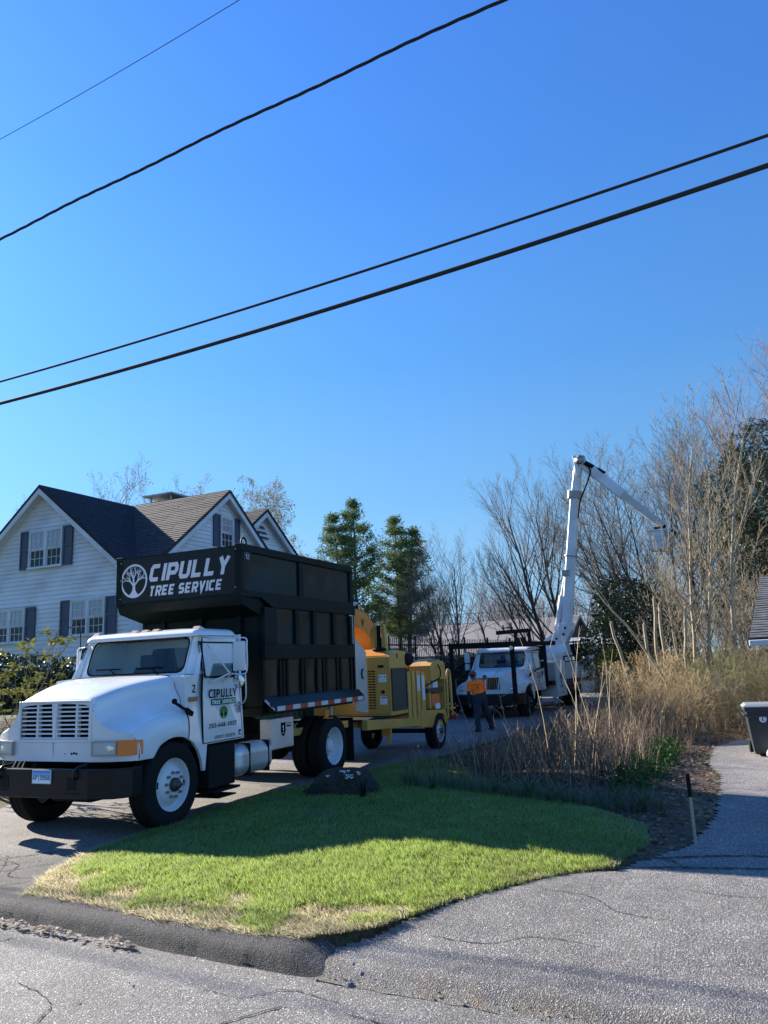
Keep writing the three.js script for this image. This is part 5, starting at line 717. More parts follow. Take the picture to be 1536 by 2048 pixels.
{
  const t = thing('person', 'person in orange shirt, dark trousers and maroon cap walking towards the bucket truck', 'person', [2.5, -.03, -21.4], .12);
  const pel = [-.1, .86, 0], ch = [-.17, 1.22, -.08], nk = [-.2, 1.37, -.12], hd = [-.22, 1.5, -.17];
  const legs = [[-.19, .84, .02, -.24, .46, .1, .088, .062], [-.24, .46, .1, -.25, .09, .26, .06, .042], [-.02, .84, 0, .1, .46, -.1, .088, .062], [.1, .46, -.1, .26, .1, -.26, .06, .042]];
  const torso = [[...pel, -.14, 1.02, -.03, .125, .12, 1.25], [-.14, 1.02, -.03, ...ch, .12, .14, 1.25], [-.32, 1.29, -.09, -.03, 1.29, -.09, .07, .07], [...ch, ...nk, .1, .055]];
  const arms = [[-.35, 1.29, -.09, -.4, 1.04, -.02, .05, .04], [-.4, 1.04, -.02, -.36, .8, -.1, .038, .028], [.0, 1.29, -.09, .06, 1.05, -.12, .05, .04], [.06, 1.05, -.12, .0, .86, -.26, .038, .028]];
  const head = [[...nk, ...hd, .05, .06], [hd[0], hd[1], hd[2], hd[0], hd[1] + .05, hd[2] - .01, .075, .078], [hd[0], hd[1] - .04, hd[2] - .05, hd[0], hd[1], hd[2] - .04, .05, .06], [hd[0], hd[1] - .005, hd[2] - .1, hd[0], hd[1] + .015, hd[2] - .09, .014, .01], [hd[0] - .078, hd[1], hd[2], hd[0] - .08, hd[1] + .02, hd[2] + .005, .012, .014], [hd[0] + .078, hd[1], hd[2], hd[0] + .08, hd[1] + .02, hd[2] + .005, .012, .014]];
  const hands = []; for (const [x, y, z, s] of [[-.36, .8, -.1, -1], [.0, .86, -.26, 1]]) { hands.push([x, y - .02, z, x, y - .075, z - .005, .028, .032]); for (let f = 0; f < 4; f++) { const fz = z - .03 + f * .02, L = [.055, .065, .07, .055][f]; hands.push([x, y - .085, fz, x - s * .004, y - .085 - L * .55, fz, .0095, .009], [x - s * .004, y - .085 - L * .55, fz, x - s * .022, y - .085 - L, fz, .009, .008]); } hands.push([x - s * .01, y - .04, z - .035, x - s * .02, y - .1, z - .055, .011, .009]); }
  const feet = [[-.25, .06, .28, -.28, .045, .1, .05, .045], [.26, .07, -.25, .25, .05, -.42, .05, .045]];
  const skin = std([.12, .075, .05], { roughness: .6 });
  obj('body', flesh([...legs, ...torso, ...arms, ...head, ...hands, ...feet], .02, .025), skin, t, { raw: true });
  obj('sleeves', flesh(arms.map(b => [...b.slice(0, 6), b[6] + .008, b[7] + .01]), .016, .02), std([.012, .016, .022], { roughness: .9 }), t, { raw: true });
  obj('trousers', flesh([...legs.map(b => [...b.slice(0, 6), b[6] + .024, b[7] + .03]), [-.2, .86, 0, 0, .86, 0, .115, .115], [-.14, .94, -.01, -.1, .94, -.01, .145, .145]], .02, .04), std([.014, .017, .028], { roughness: .9 }), t, { raw: true });
  const shirt = obj('shirt', flesh([...torso.map((b, i) => i === 0 ? [-.13, .95, -.02, -.14, 1.02, -.03, .15, .145, 1.15] : [...b.slice(0, 6), b[6] + (i === 3 ? -.01 : .022), b[7] + (i === 3 ? -.012 : .02), b[8] || 1]), [-.35, 1.29, -.09, -.385, 1.12, -.05, .068, .07], [.0, 1.29, -.09, .04, 1.12, -.1, .068, .07]], .018, .035), std([1, .155, .008], { roughness: .85 }), t, { raw: true });
  const pT = ctex(256, 200, (x, w, h) => { x.clearRect(0, 0, w, h); x.fillStyle = '#3a1408'; x.textAlign = 'center'; x.font = 'bold 48px sans-serif'; x.fillText('CIPULLY', 128, 50, 210); x.beginPath(); x.arc(140, 100, 22, 0, 7); x.fill(); x.font = 'bold 28px sans-serif'; x.fillText('203-648-1037', 128, 165, 190); });
  const pg = new THREE.PlaneGeometry(.25, .2, 10, 8), pa = pg.attributes.position; for (let i = 0; i < pa.count; i++) { const x = pa.getX(i); pa.setZ(i, -x * x * 1.15 - .02 * Math.max(0, pa.getY(i) - .05)); } pg.computeVertexNormals();
  obj('shirt_print', pg.rotateX(-.16).rotateY(-.02).translate(-.165, 1.205, .066), decalMat(pT, { roughness: .9 }), shirt, { uv: true });
  const cap = obj('cap', [new THREE.SphereGeometry(.098, 24, 12, 0, 6.283, 0, 1.75).translate(hd[0], hd[1] + .055, hd[2]), lathe([[.0, .0], [.13, 0], [.135, .008], [.1, .02]], 24, 'y').scale(1, 1, 1.15).translate(hd[0], hd[1] + .05, hd[2] - .015)], phys([.13, .012, .03], { roughness: .5 }), t);
  obj('hair', new THREE.SphereGeometry(.082, 20, 12).scale(1, 1, .9).translate(hd[0], hd[1] + .01, hd[2] + .015), std([.05, .012, .014], { roughness: .9 }), t);
  obj('eyes', [-.03, .03].map(x => new THREE.SphereGeometry(.011, 8, 6).translate(hd[0] + x, hd[1] + .02, hd[2] - .082)), M.trim, t);
  obj('boots', flesh(feet.map(b => [...b.slice(0, 6), b[6] + .012, b[7] + .012]), .012, .02), std([.02, .016, .013], { roughness: .8 }), t, { raw: true });
}
// ---------------------------------------------------------------- trees, shrubs, brush
class Limbs {
  constructor() { this.p = []; this.n = []; this.i = []; }
  add(a, b, r0, r1, k) {
    const d = b.clone().sub(a).normalize(), u = Math.abs(d.y) < .9 ? V(0, 1, 0).cross(d).normalize() : V(1, 0, 0).cross(d).normalize(), w = d.clone().cross(u), s = this.p.length / 3;
    for (let e = 0; e < 2; e++) for (let j = 0; j < k; j++) { const t = j / k * 6.2832, c = Math.cos(t), q = Math.sin(t), r = e ? r1 : r0, o = e ? b : a, nx = u.x * c + w.x * q, ny = u.y * c + w.y * q, nz = u.z * c + w.z * q; this.p.push(o.x + nx * r, o.y + ny * r, o.z + nz * r); this.n.push(nx, ny, nz); }
    for (let j = 0; j < k; j++) { const j2 = (j + 1) % k; this.i.push(s + j, s + j2, s + k + j, s + j2, s + k + j2, s + k + j); }
  }
  build() { const g = new THREE.BufferGeometry(); g.setAttribute('position', new THREE.Float32BufferAttribute(this.p, 3)); g.setAttribute('normal', new THREE.Float32BufferAttribute(this.n, 3)); g.setIndex(this.i); return g; }
}
function growTree(o) {                                          // o: seed, stems [[x, z, leanX, leanZ, length, radius]], levels, angle, ratio, up, wob, kids
  const r = RNG(o.seed), T0 = new Limbs(), B = new Limbs(), tips = [];
  const go = (p, d, L, rad_, lev) => {
    const n = lev === 0 ? 10 : lev < 3 ? 5 : 2, st = L / n, K = lev === 0 ? 7 : lev === 1 ? 5 : 3, tip = lev === 0 ? .25 : .35; let q = p.clone(), dir = d.clone();
    for (let i = 0; i < n; i++) {
      dir.x += (r() - .5) * o.wob; dir.z += (r() - .5) * o.wob; dir.y += (r() - .5) * o.wob * .6 + (o.up || 0) * (lev ? 1 : .3); dir.normalize();
      const q2 = q.clone().addScaledVector(dir, st), ra = rad_ * lerp(1, tip, i / n), rb = rad_ * lerp(1, tip, (i + 1) / n); (lev === 0 ? T0 : B).add(q, q2, ra, rb, K);
      if (lev < o.levels && i / n >= (lev === 0 ? o.bare ?? .3 : .15)) { let c = o.kids[Math.min(lev, o.kids.length - 1)]; c = Math.floor(c + r()); for (let k = 0; k < c; k++) { const az = r() * 6.2832, an = (o.angle + (r() - .5) * .4), u = Math.abs(dir.y) < .95 ? V(0, 1, 0).cross(dir).normalize() : V(1, 0, 0), w = dir.clone().cross(u), e = dir.clone().multiplyScalar(Math.cos(an)).addScaledVector(u, Math.sin(an) * Math.cos(az)).addScaledVector(w, Math.sin(an) * Math.sin(az)); if (o.flat) e.y = Math.max(e.y, -.1 + .3 * r()); e.normalize(); go(q2, e, L * (o.ratio + (r() - .5) * .16) * (lev === 0 ? lerp(1.05, .5, (i / n - (o.bare ?? .3)) / (1 - (o.bare ?? .3))) : lerp(1, .6, i / n)), Math.max(o.rmin || .004, rb * (lev === 0 ? .5 : .6)), lev + 1); } }
      q = q2;
    }
    if (lev >= o.levels - 1) tips.push(q.clone());
  };
  for (const [x, z, lx, lz, L, R] of o.stems) go(V(x, -.15, z), V(lx, 1, lz).normalize(), L, R, 0);
  return { trunk: T0.build(), branches: B.build(), tips };
}
const bark = (c) => std(c, { roughness: .95 });
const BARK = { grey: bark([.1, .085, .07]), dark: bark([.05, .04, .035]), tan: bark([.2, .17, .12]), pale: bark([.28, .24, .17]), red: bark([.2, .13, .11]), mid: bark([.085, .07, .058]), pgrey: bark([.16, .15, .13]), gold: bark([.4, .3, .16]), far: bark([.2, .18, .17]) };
function tree(name, label, X, d, o, mat, mat2, group, y) {
  const t = thing(name, label, 'tree', [X, y ?? groundH(X, d), -d], 0, group), g = growTree(o);
  obj('trunk', g.trunk, mat, t, { raw: true }); obj('branches', g.branches, mat2 || mat, t, { raw: true }); t.userData.tips = undefined; delete t.userData.tips; t.tips = g.tips; return t;
}
function leaves(list, w, l, seed, fold = .35) {                // folded leaves at [x, y, z] with random turns
  const r = RNG(seed), pos = [], idx = [], q = new THREE.Object3D(), c = [[0, 0, 0], [-w, fold * w, l * .5], [0, 0, l], [w, fold * w, l * .5]];
  for (const p of list) { q.position.copy(p); q.rotation.set((r() - .5) * 2.6 - .3, r() * 6.283, (r() - .5) * 1.6); const s = .65 + .7 * r(); q.scale.setScalar(s); q.updateMatrix(); const b = pos.length / 3; for (const v of c) { const e = V(...v).applyMatrix4(q.matrix); pos.push(e.x, e.y, e.z); } idx.push(b, b + 1, b + 2, b, b + 2, b + 3); }
  const g = new THREE.BufferGeometry(); g.setAttribute('position', new THREE.Float32BufferAttribute(pos, 3)); g.setIndex(idx); return flat(g);
}
function flat(g) { const h = g.toNonIndexed(); h.computeVertexNormals(); return h; }
const bareSet = (seed, h, R, stems, o = {}) => ({ seed, stems: stems.map(([x, z, lx, lz, f]) => [x, z, lx, lz, h * f, R * f]), levels: 3, angle: .62, ratio: .46, up: .1, wob: .16, kids: [1.6, 1.4, 1.3], bare: .25, rmin: .006, flat: true, ...o });
// behind the fence
tree('bare_tree', 'rounded bare tree standing behind the fence between conifers and boom truck', 2.95, 38, bareSet(31, 6.6, .09, [[0, 0, -.1, 0, .95], [.1, .1, .12, .05, 1], [-.1, 0, -.25, .1, .8]], { kids: [2.4, 2, 1.6, 1], levels: 4, ratio: .46, rmin: .0045, bare: .2 }), BARK.mid, BARK.pgrey, null, 0);
tree('bare_tree', 'small crooked bare tree behind the front guard of the bucket truck', 4.55, 36, bareSet(32, 4.6, .1, [[0, 0, .0, 0, .9], [0, 0, -.55, 0, .75], [0, .1, .5, .1, .7]], { wob: .3, kids: [1, 1, 1], up: .04 }), BARK.dark, BARK.dark, null, 0);
tree('bare_tree', 'large spreading bare tree with dark forked trunks just left of the boom', 7.95, 36, bareSet(33, 8.6, .12, [[0, 0, -.24, .05, 1.04], [.25, 0, -.04, -.1, 1.04], [-.1, .1, -.62, .1, .72]], { kids: [2.8, 2.1, 1.7, 1], levels: 4, ratio: .44, angle: .5, rmin: .0045, bare: .2, up: .1 }), BARK.dark, BARK.mid, null, 0);
tree('bare_tree', 'faint bare tree far behind the boom of the bucket truck', 14.4, 60, bareSet(34, 7, .13, [[0, 0, 0, 0, 1], [0, 0, .3, 0, .8], [0, 0, -.35, 0, .8]]), BARK.grey, BARK.far, null, 0);
// behind the house
const budMat = leafMat([.55, .56, .3], { transmission: .3 });
const hb = [['budding tree with pale blossom at the left edge behind the house', -23.5, 45, 41, 8.2, [.5, .48, .4], .35], ['bare budding tree rising behind the main roof ridge', -14.7, 41, 42, 9.9, [.32, .29, .22], .2], ['lower bare tree behind the roof beside the chimney', -12.4, 41, 43, 8.6, [.32, .29, .22], .15], ['low bare tree between the two right gables of the house', -10.6, 41, 45, 8.6, [.34, .32, .2], .7], ['wide budding tree with yellowish twigs right of the house gables', -7.9, 40, 44, 8.7, [.33, .31, .15], .95]];
for (const [label, X, d, seed, h, c, f] of hb) {
  const t = tree('budding_tree', label, X, d, bareSet(seed, h, .16, [[0, 0, .05, 0, 1], [.2, 0, .3, 0, .9], [-.2, 0, -.3, .1, .9], [.1, .1, .5, -.2, .78], [0, 0, -.5, 0, .78]], { kids: [2, 1.85, 1.5, 1], levels: 4, ratio: .45, rmin: .007, bare: .2 }), BARK.grey, BARK.far, null, 1);
  const r = RNG(seed); obj('buds', leaves(t.tips.filter(() => r() < f).flatMap(p => [p, p.clone().add(V((r() - .5) * .3, (r() - .5) * .3, (r() - .5) * .3)), p.clone().add(V((r() - .5) * .2, (r() - .5) * .2, (r() - .5) * .2))]), .028, .075, seed), leafMat(c.map((v, i) => v * [.85, .85, 1.1][i])), t, { raw: true, kind: 'stuff' });
}
// two dark conifers with bare lower trunks
function conifer(label, X, d, h, w, seed, lean) {
  const t = thing('conifer', label, 'tree', [X, 0, -d]), r = RNG(seed), L = new Limbs(), K = new Limbs(), pts = [];
  for (const [ox, hh] of [[0, 1], [lean, .93]]) { let q = V(ox * .3, -.1, 0); for (let i = 0; i < 14; i++) { const q2 = V(ox * (.3 + .7 * (i + 1) / 14) + (r() - .5) * .07, h * hh * (i + 1) / 14, (r() - .5) * .06); K.add(q, q2, lerp(.17, .02, i / 14), lerp(.17, .02, (i + 1) / 14), 6); q = q2; const f = (i + 1) / 14; if (f < .3) { if (r() < .9) { const a = r() * 6.28, e = q2.clone().add(V(Math.cos(a) * 1.2, .35, Math.sin(a) * 1.2)); L.add(q2, e, .025, .008, 3); } continue; }
    const nb = 10; for (let k = 0; k < nb; k++) { const a = r() * 6.283, R = w * (f < .5 ? lerp(.75, 1, (f - .3) / .2) : Math.pow((1 - f) / .5, .75)) * (.55 + .6 * r()) + .12, e = q2.clone().add(V(Math.cos(a) * R, R * (.3 + .35 * r()), Math.sin(a) * R)), m = q2.clone().lerp(e, .5).add(V(0, -.06, 0)); L.add(q2, m, .02, .014, 3); L.add(m, e, .014, .006, 3); const cn = Math.ceil(10 + R * 16); for (let c = 0; c < cn; c++) { const s = lerp(.25, 1.05, Math.sqrt(r())), b = s < .5 ? q2.clone().lerp(m, s * 2) : m.clone().lerp(e, s * 2 - 1); pts.push(b.add(V((r() - .5) * .34, (r() - .5) * .3 + .05, (r() - .5) * .34))); } } } }
  obj('trunk', K.build(), BARK.grey, t, { raw: true }); obj('branches', L.build(), BARK.dark, t, { raw: true });
  obj('foliage', leaves(pts.flatMap(p => [0, 1, 2, 3].map(() => p.clone().add(V((r() - .5) * .34, (r() - .5) * .3, (r() - .5) * .34)))), .024, .2, seed + 1, .2), leafMat([.13, .18, .075], { transmission: .35, roughness: .9 }), t, { raw: true, kind: 'stuff' }); return t;
}
conifer('taller left one of the two dark evergreen trees behind the chipper', -1.65, 40, 10.35, 1.55, 51, -1.1);
conifer('shorter right one of the two dark evergreen trees behind the chipper', .55, 41, 9.5, 1.35, 52, .95);
// tangle of slender trees on the right
const slim = (seed, h, R, stems, o = {}) => bareSet(seed, h, R, stems, { angle: .55, ratio: .36, kids: [2, 1.8, 1.4], up: .1, wob: .15, bare: .25, ...o });
tree('slender_tree', 'pale sunlit multi-stemmed tree in front, trunks forking low near the trash bin', 8.5, 22, slim(61, 8.0, .06, [[0, 0, .06, 0, 1], [.15, .1, .2, .05, .9], [-.1, 0, -.1, 0, .55], [.3, 0, .28, -.1, .8]], { bare: .15 }), BARK.pale, BARK.tan, null);
tree('slender_tree', 'tall straight pale trunk with mossy lit side nearest the garage', 9.25, 21, slim(62, 8.0, .07, [[0, 0, .04, 0, 1]], { bare: .25, kids: [2.2, 1.5, 1.2] }), BARK.pale, BARK.tan, null);
tree('slender_tree', 'crooked pale trunk leaning left below the bucket with its top cut off', 7.35, 20, slim(63, 4.2, .06, [[0, 0, -.05, 0, 1]], { bare: .5, wob: .3, kids: [.7, .8, .8] }), BARK.pale, BARK.tan, null);
const th = [[13.6, 36, 64, 11.4, [[0, 0, -.06, 0, 1], [.2, 0, .08, 0, .95], [-.2, .1, -.26, .1, .9], [-.3, 0, -.46, .1, .95], [-.3, .2, -.62, .1, .9]], 'dark fan-shaped bare tree behind the bucket of the boom'], [15.4, 37, 65, 11.6, [[0, 0, .0, 0, 1], [.3, 0, .15, 0, .95], [-.3, 0, -.14, 0, .95], [0, .2, -.28, .1, .85]], 'bare grey tree in the thicket right of the bucket'], [16.6, 36, 66, 12.4, [[0, 0, .0, 0, 1], [.2, .2, .1, 0, .92], [-.1, .1, -.1, 0, .95]], 'tallest thin bare tree of the thicket, left of the big evergreen'], [17.6, 34, 67, 10.6, [[0, 0, .1, 0, 1], [-.2, 0, -.1, 0, .9], [.2, .1, .25, 0, .85]], 'bare tree standing behind the garage roof'], [19.3, 38, 68, 12.5, [[0, 0, -.05, 0, 1], [.2, 0, .14, 0, .9]], 'bare tree half hidden behind the big evergreen'], [12.2, 38, 69, 11.2, [[0, 0, -.12, 0, 1], [.2, 0, -.36, 0, .95], [0, 0, .06, 0, .95], [0, .1, -.42, 0, .85]], 'bare tree arching left behind the leafy holly bush']];
for (const [X, d, seed, h, st, label] of th) tree('bare_tree', label, X, d, slim(seed, h * .92, .085, st, { bare: .12, kids: [2.7, 2.1, 1.7, 1], levels: 4, ratio: .4, angle: .6, rmin: .0055, up: .07 }), seed % 2 ? BARK.grey : BARK.dark, BARK.grey, 'bare trees of the thicket', 0);
// young understory stems between them
const us = [[10.2, 24.5], [11.1, 25.5], [10.6, 22.5], [11.9, 23.5], [12.6, 25], [9.6, 23.6], [10.1, 20.4]];
us.forEach(([X, d], i) => tree('sapling', ['thin sapling right of the pale forked tree', 'thin sapling between the pale trunk and the garage roof', 'sapling leaning over the brush near the straight trunk', 'tangled sapling just left of the garage roof', 'sapling behind the garage roof edge', 'thin sapling behind the cut poles', 'low tangled sapling left of the trash bin'][i], X, d, slim(170 + i, [5.5, 6.2, 4.8, 5, 6.5, 5, 3.4][i], .035, [[0, 0, .05 * (i % 3 - 1), 0, 1], [.1, 0, .3, .1, .8], [-.1, 0, -.3, 0, .8]], { bare: .08, kids: [2.2, 1.8, 1.4], wob: .26, angle: .8 }), BARK.tan, BARK.tan, 'saplings in the thicket'));
tree('bare_tree', 'very tall reddish bare tree at the upper right corner of the photo', 21.5, 38, bareSet(70, 14.5, .25, [[0, 0, -.05, 0, 1], [0, 0, -.35, 0, .9], [0, 0, .2, 0, 1]], { kids: [2.6, 2, 1.7, 1], levels: 4, ratio: .44, rmin: .006 }), BARK.red, BARK.red, null, 0);
for (const [X, d, h, lx, label] of [[7.55, 22, 3.35, .03, 'tallest cut trunk pole left in the brush'], [7.85, 22.3, 3.2, .02, 'straight cut pole right of the tallest one'], [7.3, 21.6, 2.6, -.06, 'shortest leaning cut pole in the brush'], [8.05, 21.4, 3.0, .08, 'knobby cut pole next to the pale forked tree'], [6.9, 22, 2.7, -.2, 'thin cut pole leaning left before the holly']]) {
  const t = thing('cut_pole', label, 'cut trunk', [X, groundH(X, d), -d], 0, 'cut trunks in the brush'), L = new Limbs(), r = RNG(X * 100 | 0); let q = V(0, -.1, 0); for (let i = 0; i < 7; i++) { const q2 = V(lx * h * (i + 1) / 7 + (r() - .5) * .07, h * (i + 1) / 7, (r() - .5) * .06); L.add(q, q2, lerp(.055, .042, i / 7), lerp(.055, .042, (i + 1) / 7), 7); q = q2; } obj('trunk', L.build(), BARK.pale, t, { raw: true }); obj('cut_face', rod(q, q.clone().add(V(.02, .015, 0)), .042, .04, 8), BARK.gold, t);
}
// evergreens on the right: leafy holly and the big dark tree
function blob(name, label, X, d, y, lobes, n, w, l, c, seed, cat = 'bush', stems = 6) {
  const t = thing(name, label, cat, [X, y, -d]), r = RNG(seed), pts = [], L = new Limbs();
  const tot = lobes.reduce((a, b) => a + b[3] * b[4] * b[3], 0);
  for (const [x, yy, z, rx, ry] of lobes) { const m = Math.round(n * rx * rx * ry / tot); for (let i = 0; i < m; i++) { let u; do u = V(r() * 2 - 1, r() * 2 - 1, r() * 2 - 1); while (u.lengthSq() > 1); const k = u.length(), f = .35 + .65 * Math.cbrt(r()); u.multiplyScalar(f / (k || 1)); const cl = big(X + x + u.x * rx * 2.2 + u.z * 1.7, d + yy + u.y * ry * 2.2); if (cl < .4 && r() < .75) continue; pts.push(V(x + u.x * rx, yy + u.y * ry, z + u.z * rx)); } L.add(V(x * .25, -.2, z * .25), V(x, yy, z), .05, .015, 4); }
  for (let i = 0; i < stems; i++) { const k = pts[Math.floor(r() * pts.length)]; L.add(V((r() - .5) * .3, -.1, (r() - .5) * .3), k, .03, .008, 3); }
  obj('stems', L.build(), BARK.dark, t, { raw: true }); const A = [[], []]; pts.forEach(p => A[r() < .3 ? 1 : 0].push(p)); A.forEach((a, i) => obj('foliage', leaves(a, w, l, seed + i), leafMat(i ? c.map(v => v * 1.9 + .01) : c, { transmission: .2, roughness: .45, specularIntensity: .5 }), t, { raw: true, kind: 'stuff' })); return t;
}
blob('holly_bush', 'large dark leafy evergreen bush between the boom and the pale trunks', 8.4, 27, 0, [[0, 3.0, 0, 1.25, 1.6], [-.9, 2.0, .2, 1.0, 1.2], [.9, 2.6, 0, 1.1, 1.9], [-.3, 4.0, 0, .8, .8], [1.3, 1.4, .2, .9, 1.2], [-.2, 1.2, .3, 1.1, 1.1]], 15000, .035, .11, [.03, .045, .022], 81);
blob('green_shrub', 'yellow-green shrub at the left foot of the holly beside the bucket truck', 7.5, 26, 0, [[0, 1.3, 0, .6, .9], [.3, .8, 0, .7, .8]], 3000, .03, .1, [.09, .12, .02], 82);
blob('evergreen_tree', 'big dark evergreen tree at the right edge above the garage', 12.9, 25, 0, [[0, 8.2, 0, 1.2, 1.4], [-.7, 7.0, .2, 1.6, 1.5], [.4, 5.2, 0, 2.2, 1.6], [-.9, 5.0, .3, 1.3, 1.2], [0, 3.4, 0, 2.0, 1.4], [1.6, 7, 0, 1.6, 1.8]], 22000, .026, .2, [.045, .06, .025], 83, 'tree');
// foundation bushes and the leggy rhododendron on the left
for (const [X, d, s, label] of [[-9.9, 19.5, 1.05, 'leftmost dark glossy bush along the house wall'], [-8.75, 19.2, 1.0, 'middle glossy bush below the lower house windows'], [-7.75, 19.4, .95, 'rightmost glossy bush by the hook post']]) { const t = blob('foundation_bush', label, X, d, groundH(X, d) - .05, [[0, .75 * s, 0, .75 * s, .7 * s], [-.4 * s, .5 * s, .2, .6 * s, .5 * s], [.45 * s, .55 * s, .1, .55 * s, .5 * s]], 3600, .035, .12, [.04, .055, .022], 90 + Math.round(X), 'bush'); t.userData.group = 'glossy bushes along the house'; }
{
  const X = -6.75, d = 13.4, y = groundH(X, d), t = tree('rhododendron', 'leggy shrub with clusters of yellow-green leaves in front of the house', X, d, bareSet(95, 2.3, .03, [[0, 0, .12, 0, 1.05], [0, .05, -.25, .1, .9], [.1, 0, .4, 0, .95], [-.05, 0, -.5, 0, .8], [.05, .1, .02, .3, .8], [.05, 0, .6, .1, .75]], { levels: 2, kids: [1.1, .8], ratio: .4, wob: .25, rmin: .006, bare: .35 }), BARK.grey, BARK.grey, null); t.userData.category = 'shrub';
  const r = RNG(96), pts = []; for (const p of t.tips) if (r() < .5) for (let k = 0; k < 9; k++) pts.push(p.clone().add(V((r() - .5) * .06, (r() - .3) * .05, (r() - .5) * .06))); obj('foliage', leaves(pts, .025, .13, 97), leafMat([.2, .2, .05], { transmission: .35 }), t, { raw: true, kind: 'stuff' });
}
blob('ivy_hedge', 'dark ivy hedge below the fence between chipper and bucket truck', 2.0, 29.5, 0, [[0, .9, 0, 1.2, .9], [1.1, 1.0, 0, 1.0, .9], [-1.2, 1.0, 0, 1.2, .9], [2.2, .8, .5, .9, .8], [.6, 1.5, -.2, .8, .5]], 6000, .05, .13, [.045, .055, .025], 84, 'hedge');
blob('distant_evergreen', 'dark distant evergreen right of the boom foot', 15.5, 52, 0, [[0, 3, 0, 1.2, 1.6], [0, 4.4, 0, .7, .8], [1.6, 2.4, 0, 1.3, 1.3]], 3000, .08, .3, [.04, .05, .03], 85, 'tree');
// far wood seen between the houses: one mass
{
  const g = growTree(bareSet(99, 9, .14, [[0, 0, 0, 0, 1], [.2, 0, .3, .1, .9], [-.2, 0, -.3, 0, .9]], { levels: 3, kids: [1.6, 1.3, 1.1], rmin: .014 })), r = RNG(98), a = []; for (let i = 0; i < 110; i++) { const d = 75 + 70 * r(), X = lerp(-.62, .62, r()) * d; a.push([X, -.2, -d, .7 + .5 * r(), null, r() * 6.28]); }
  const m = mergeGeometries([g.trunk, g.branches]); scatter('far_wood', m, BARK.far, a, scene, 'faint grey wood of bare trees on the horizon', 'wood');
}
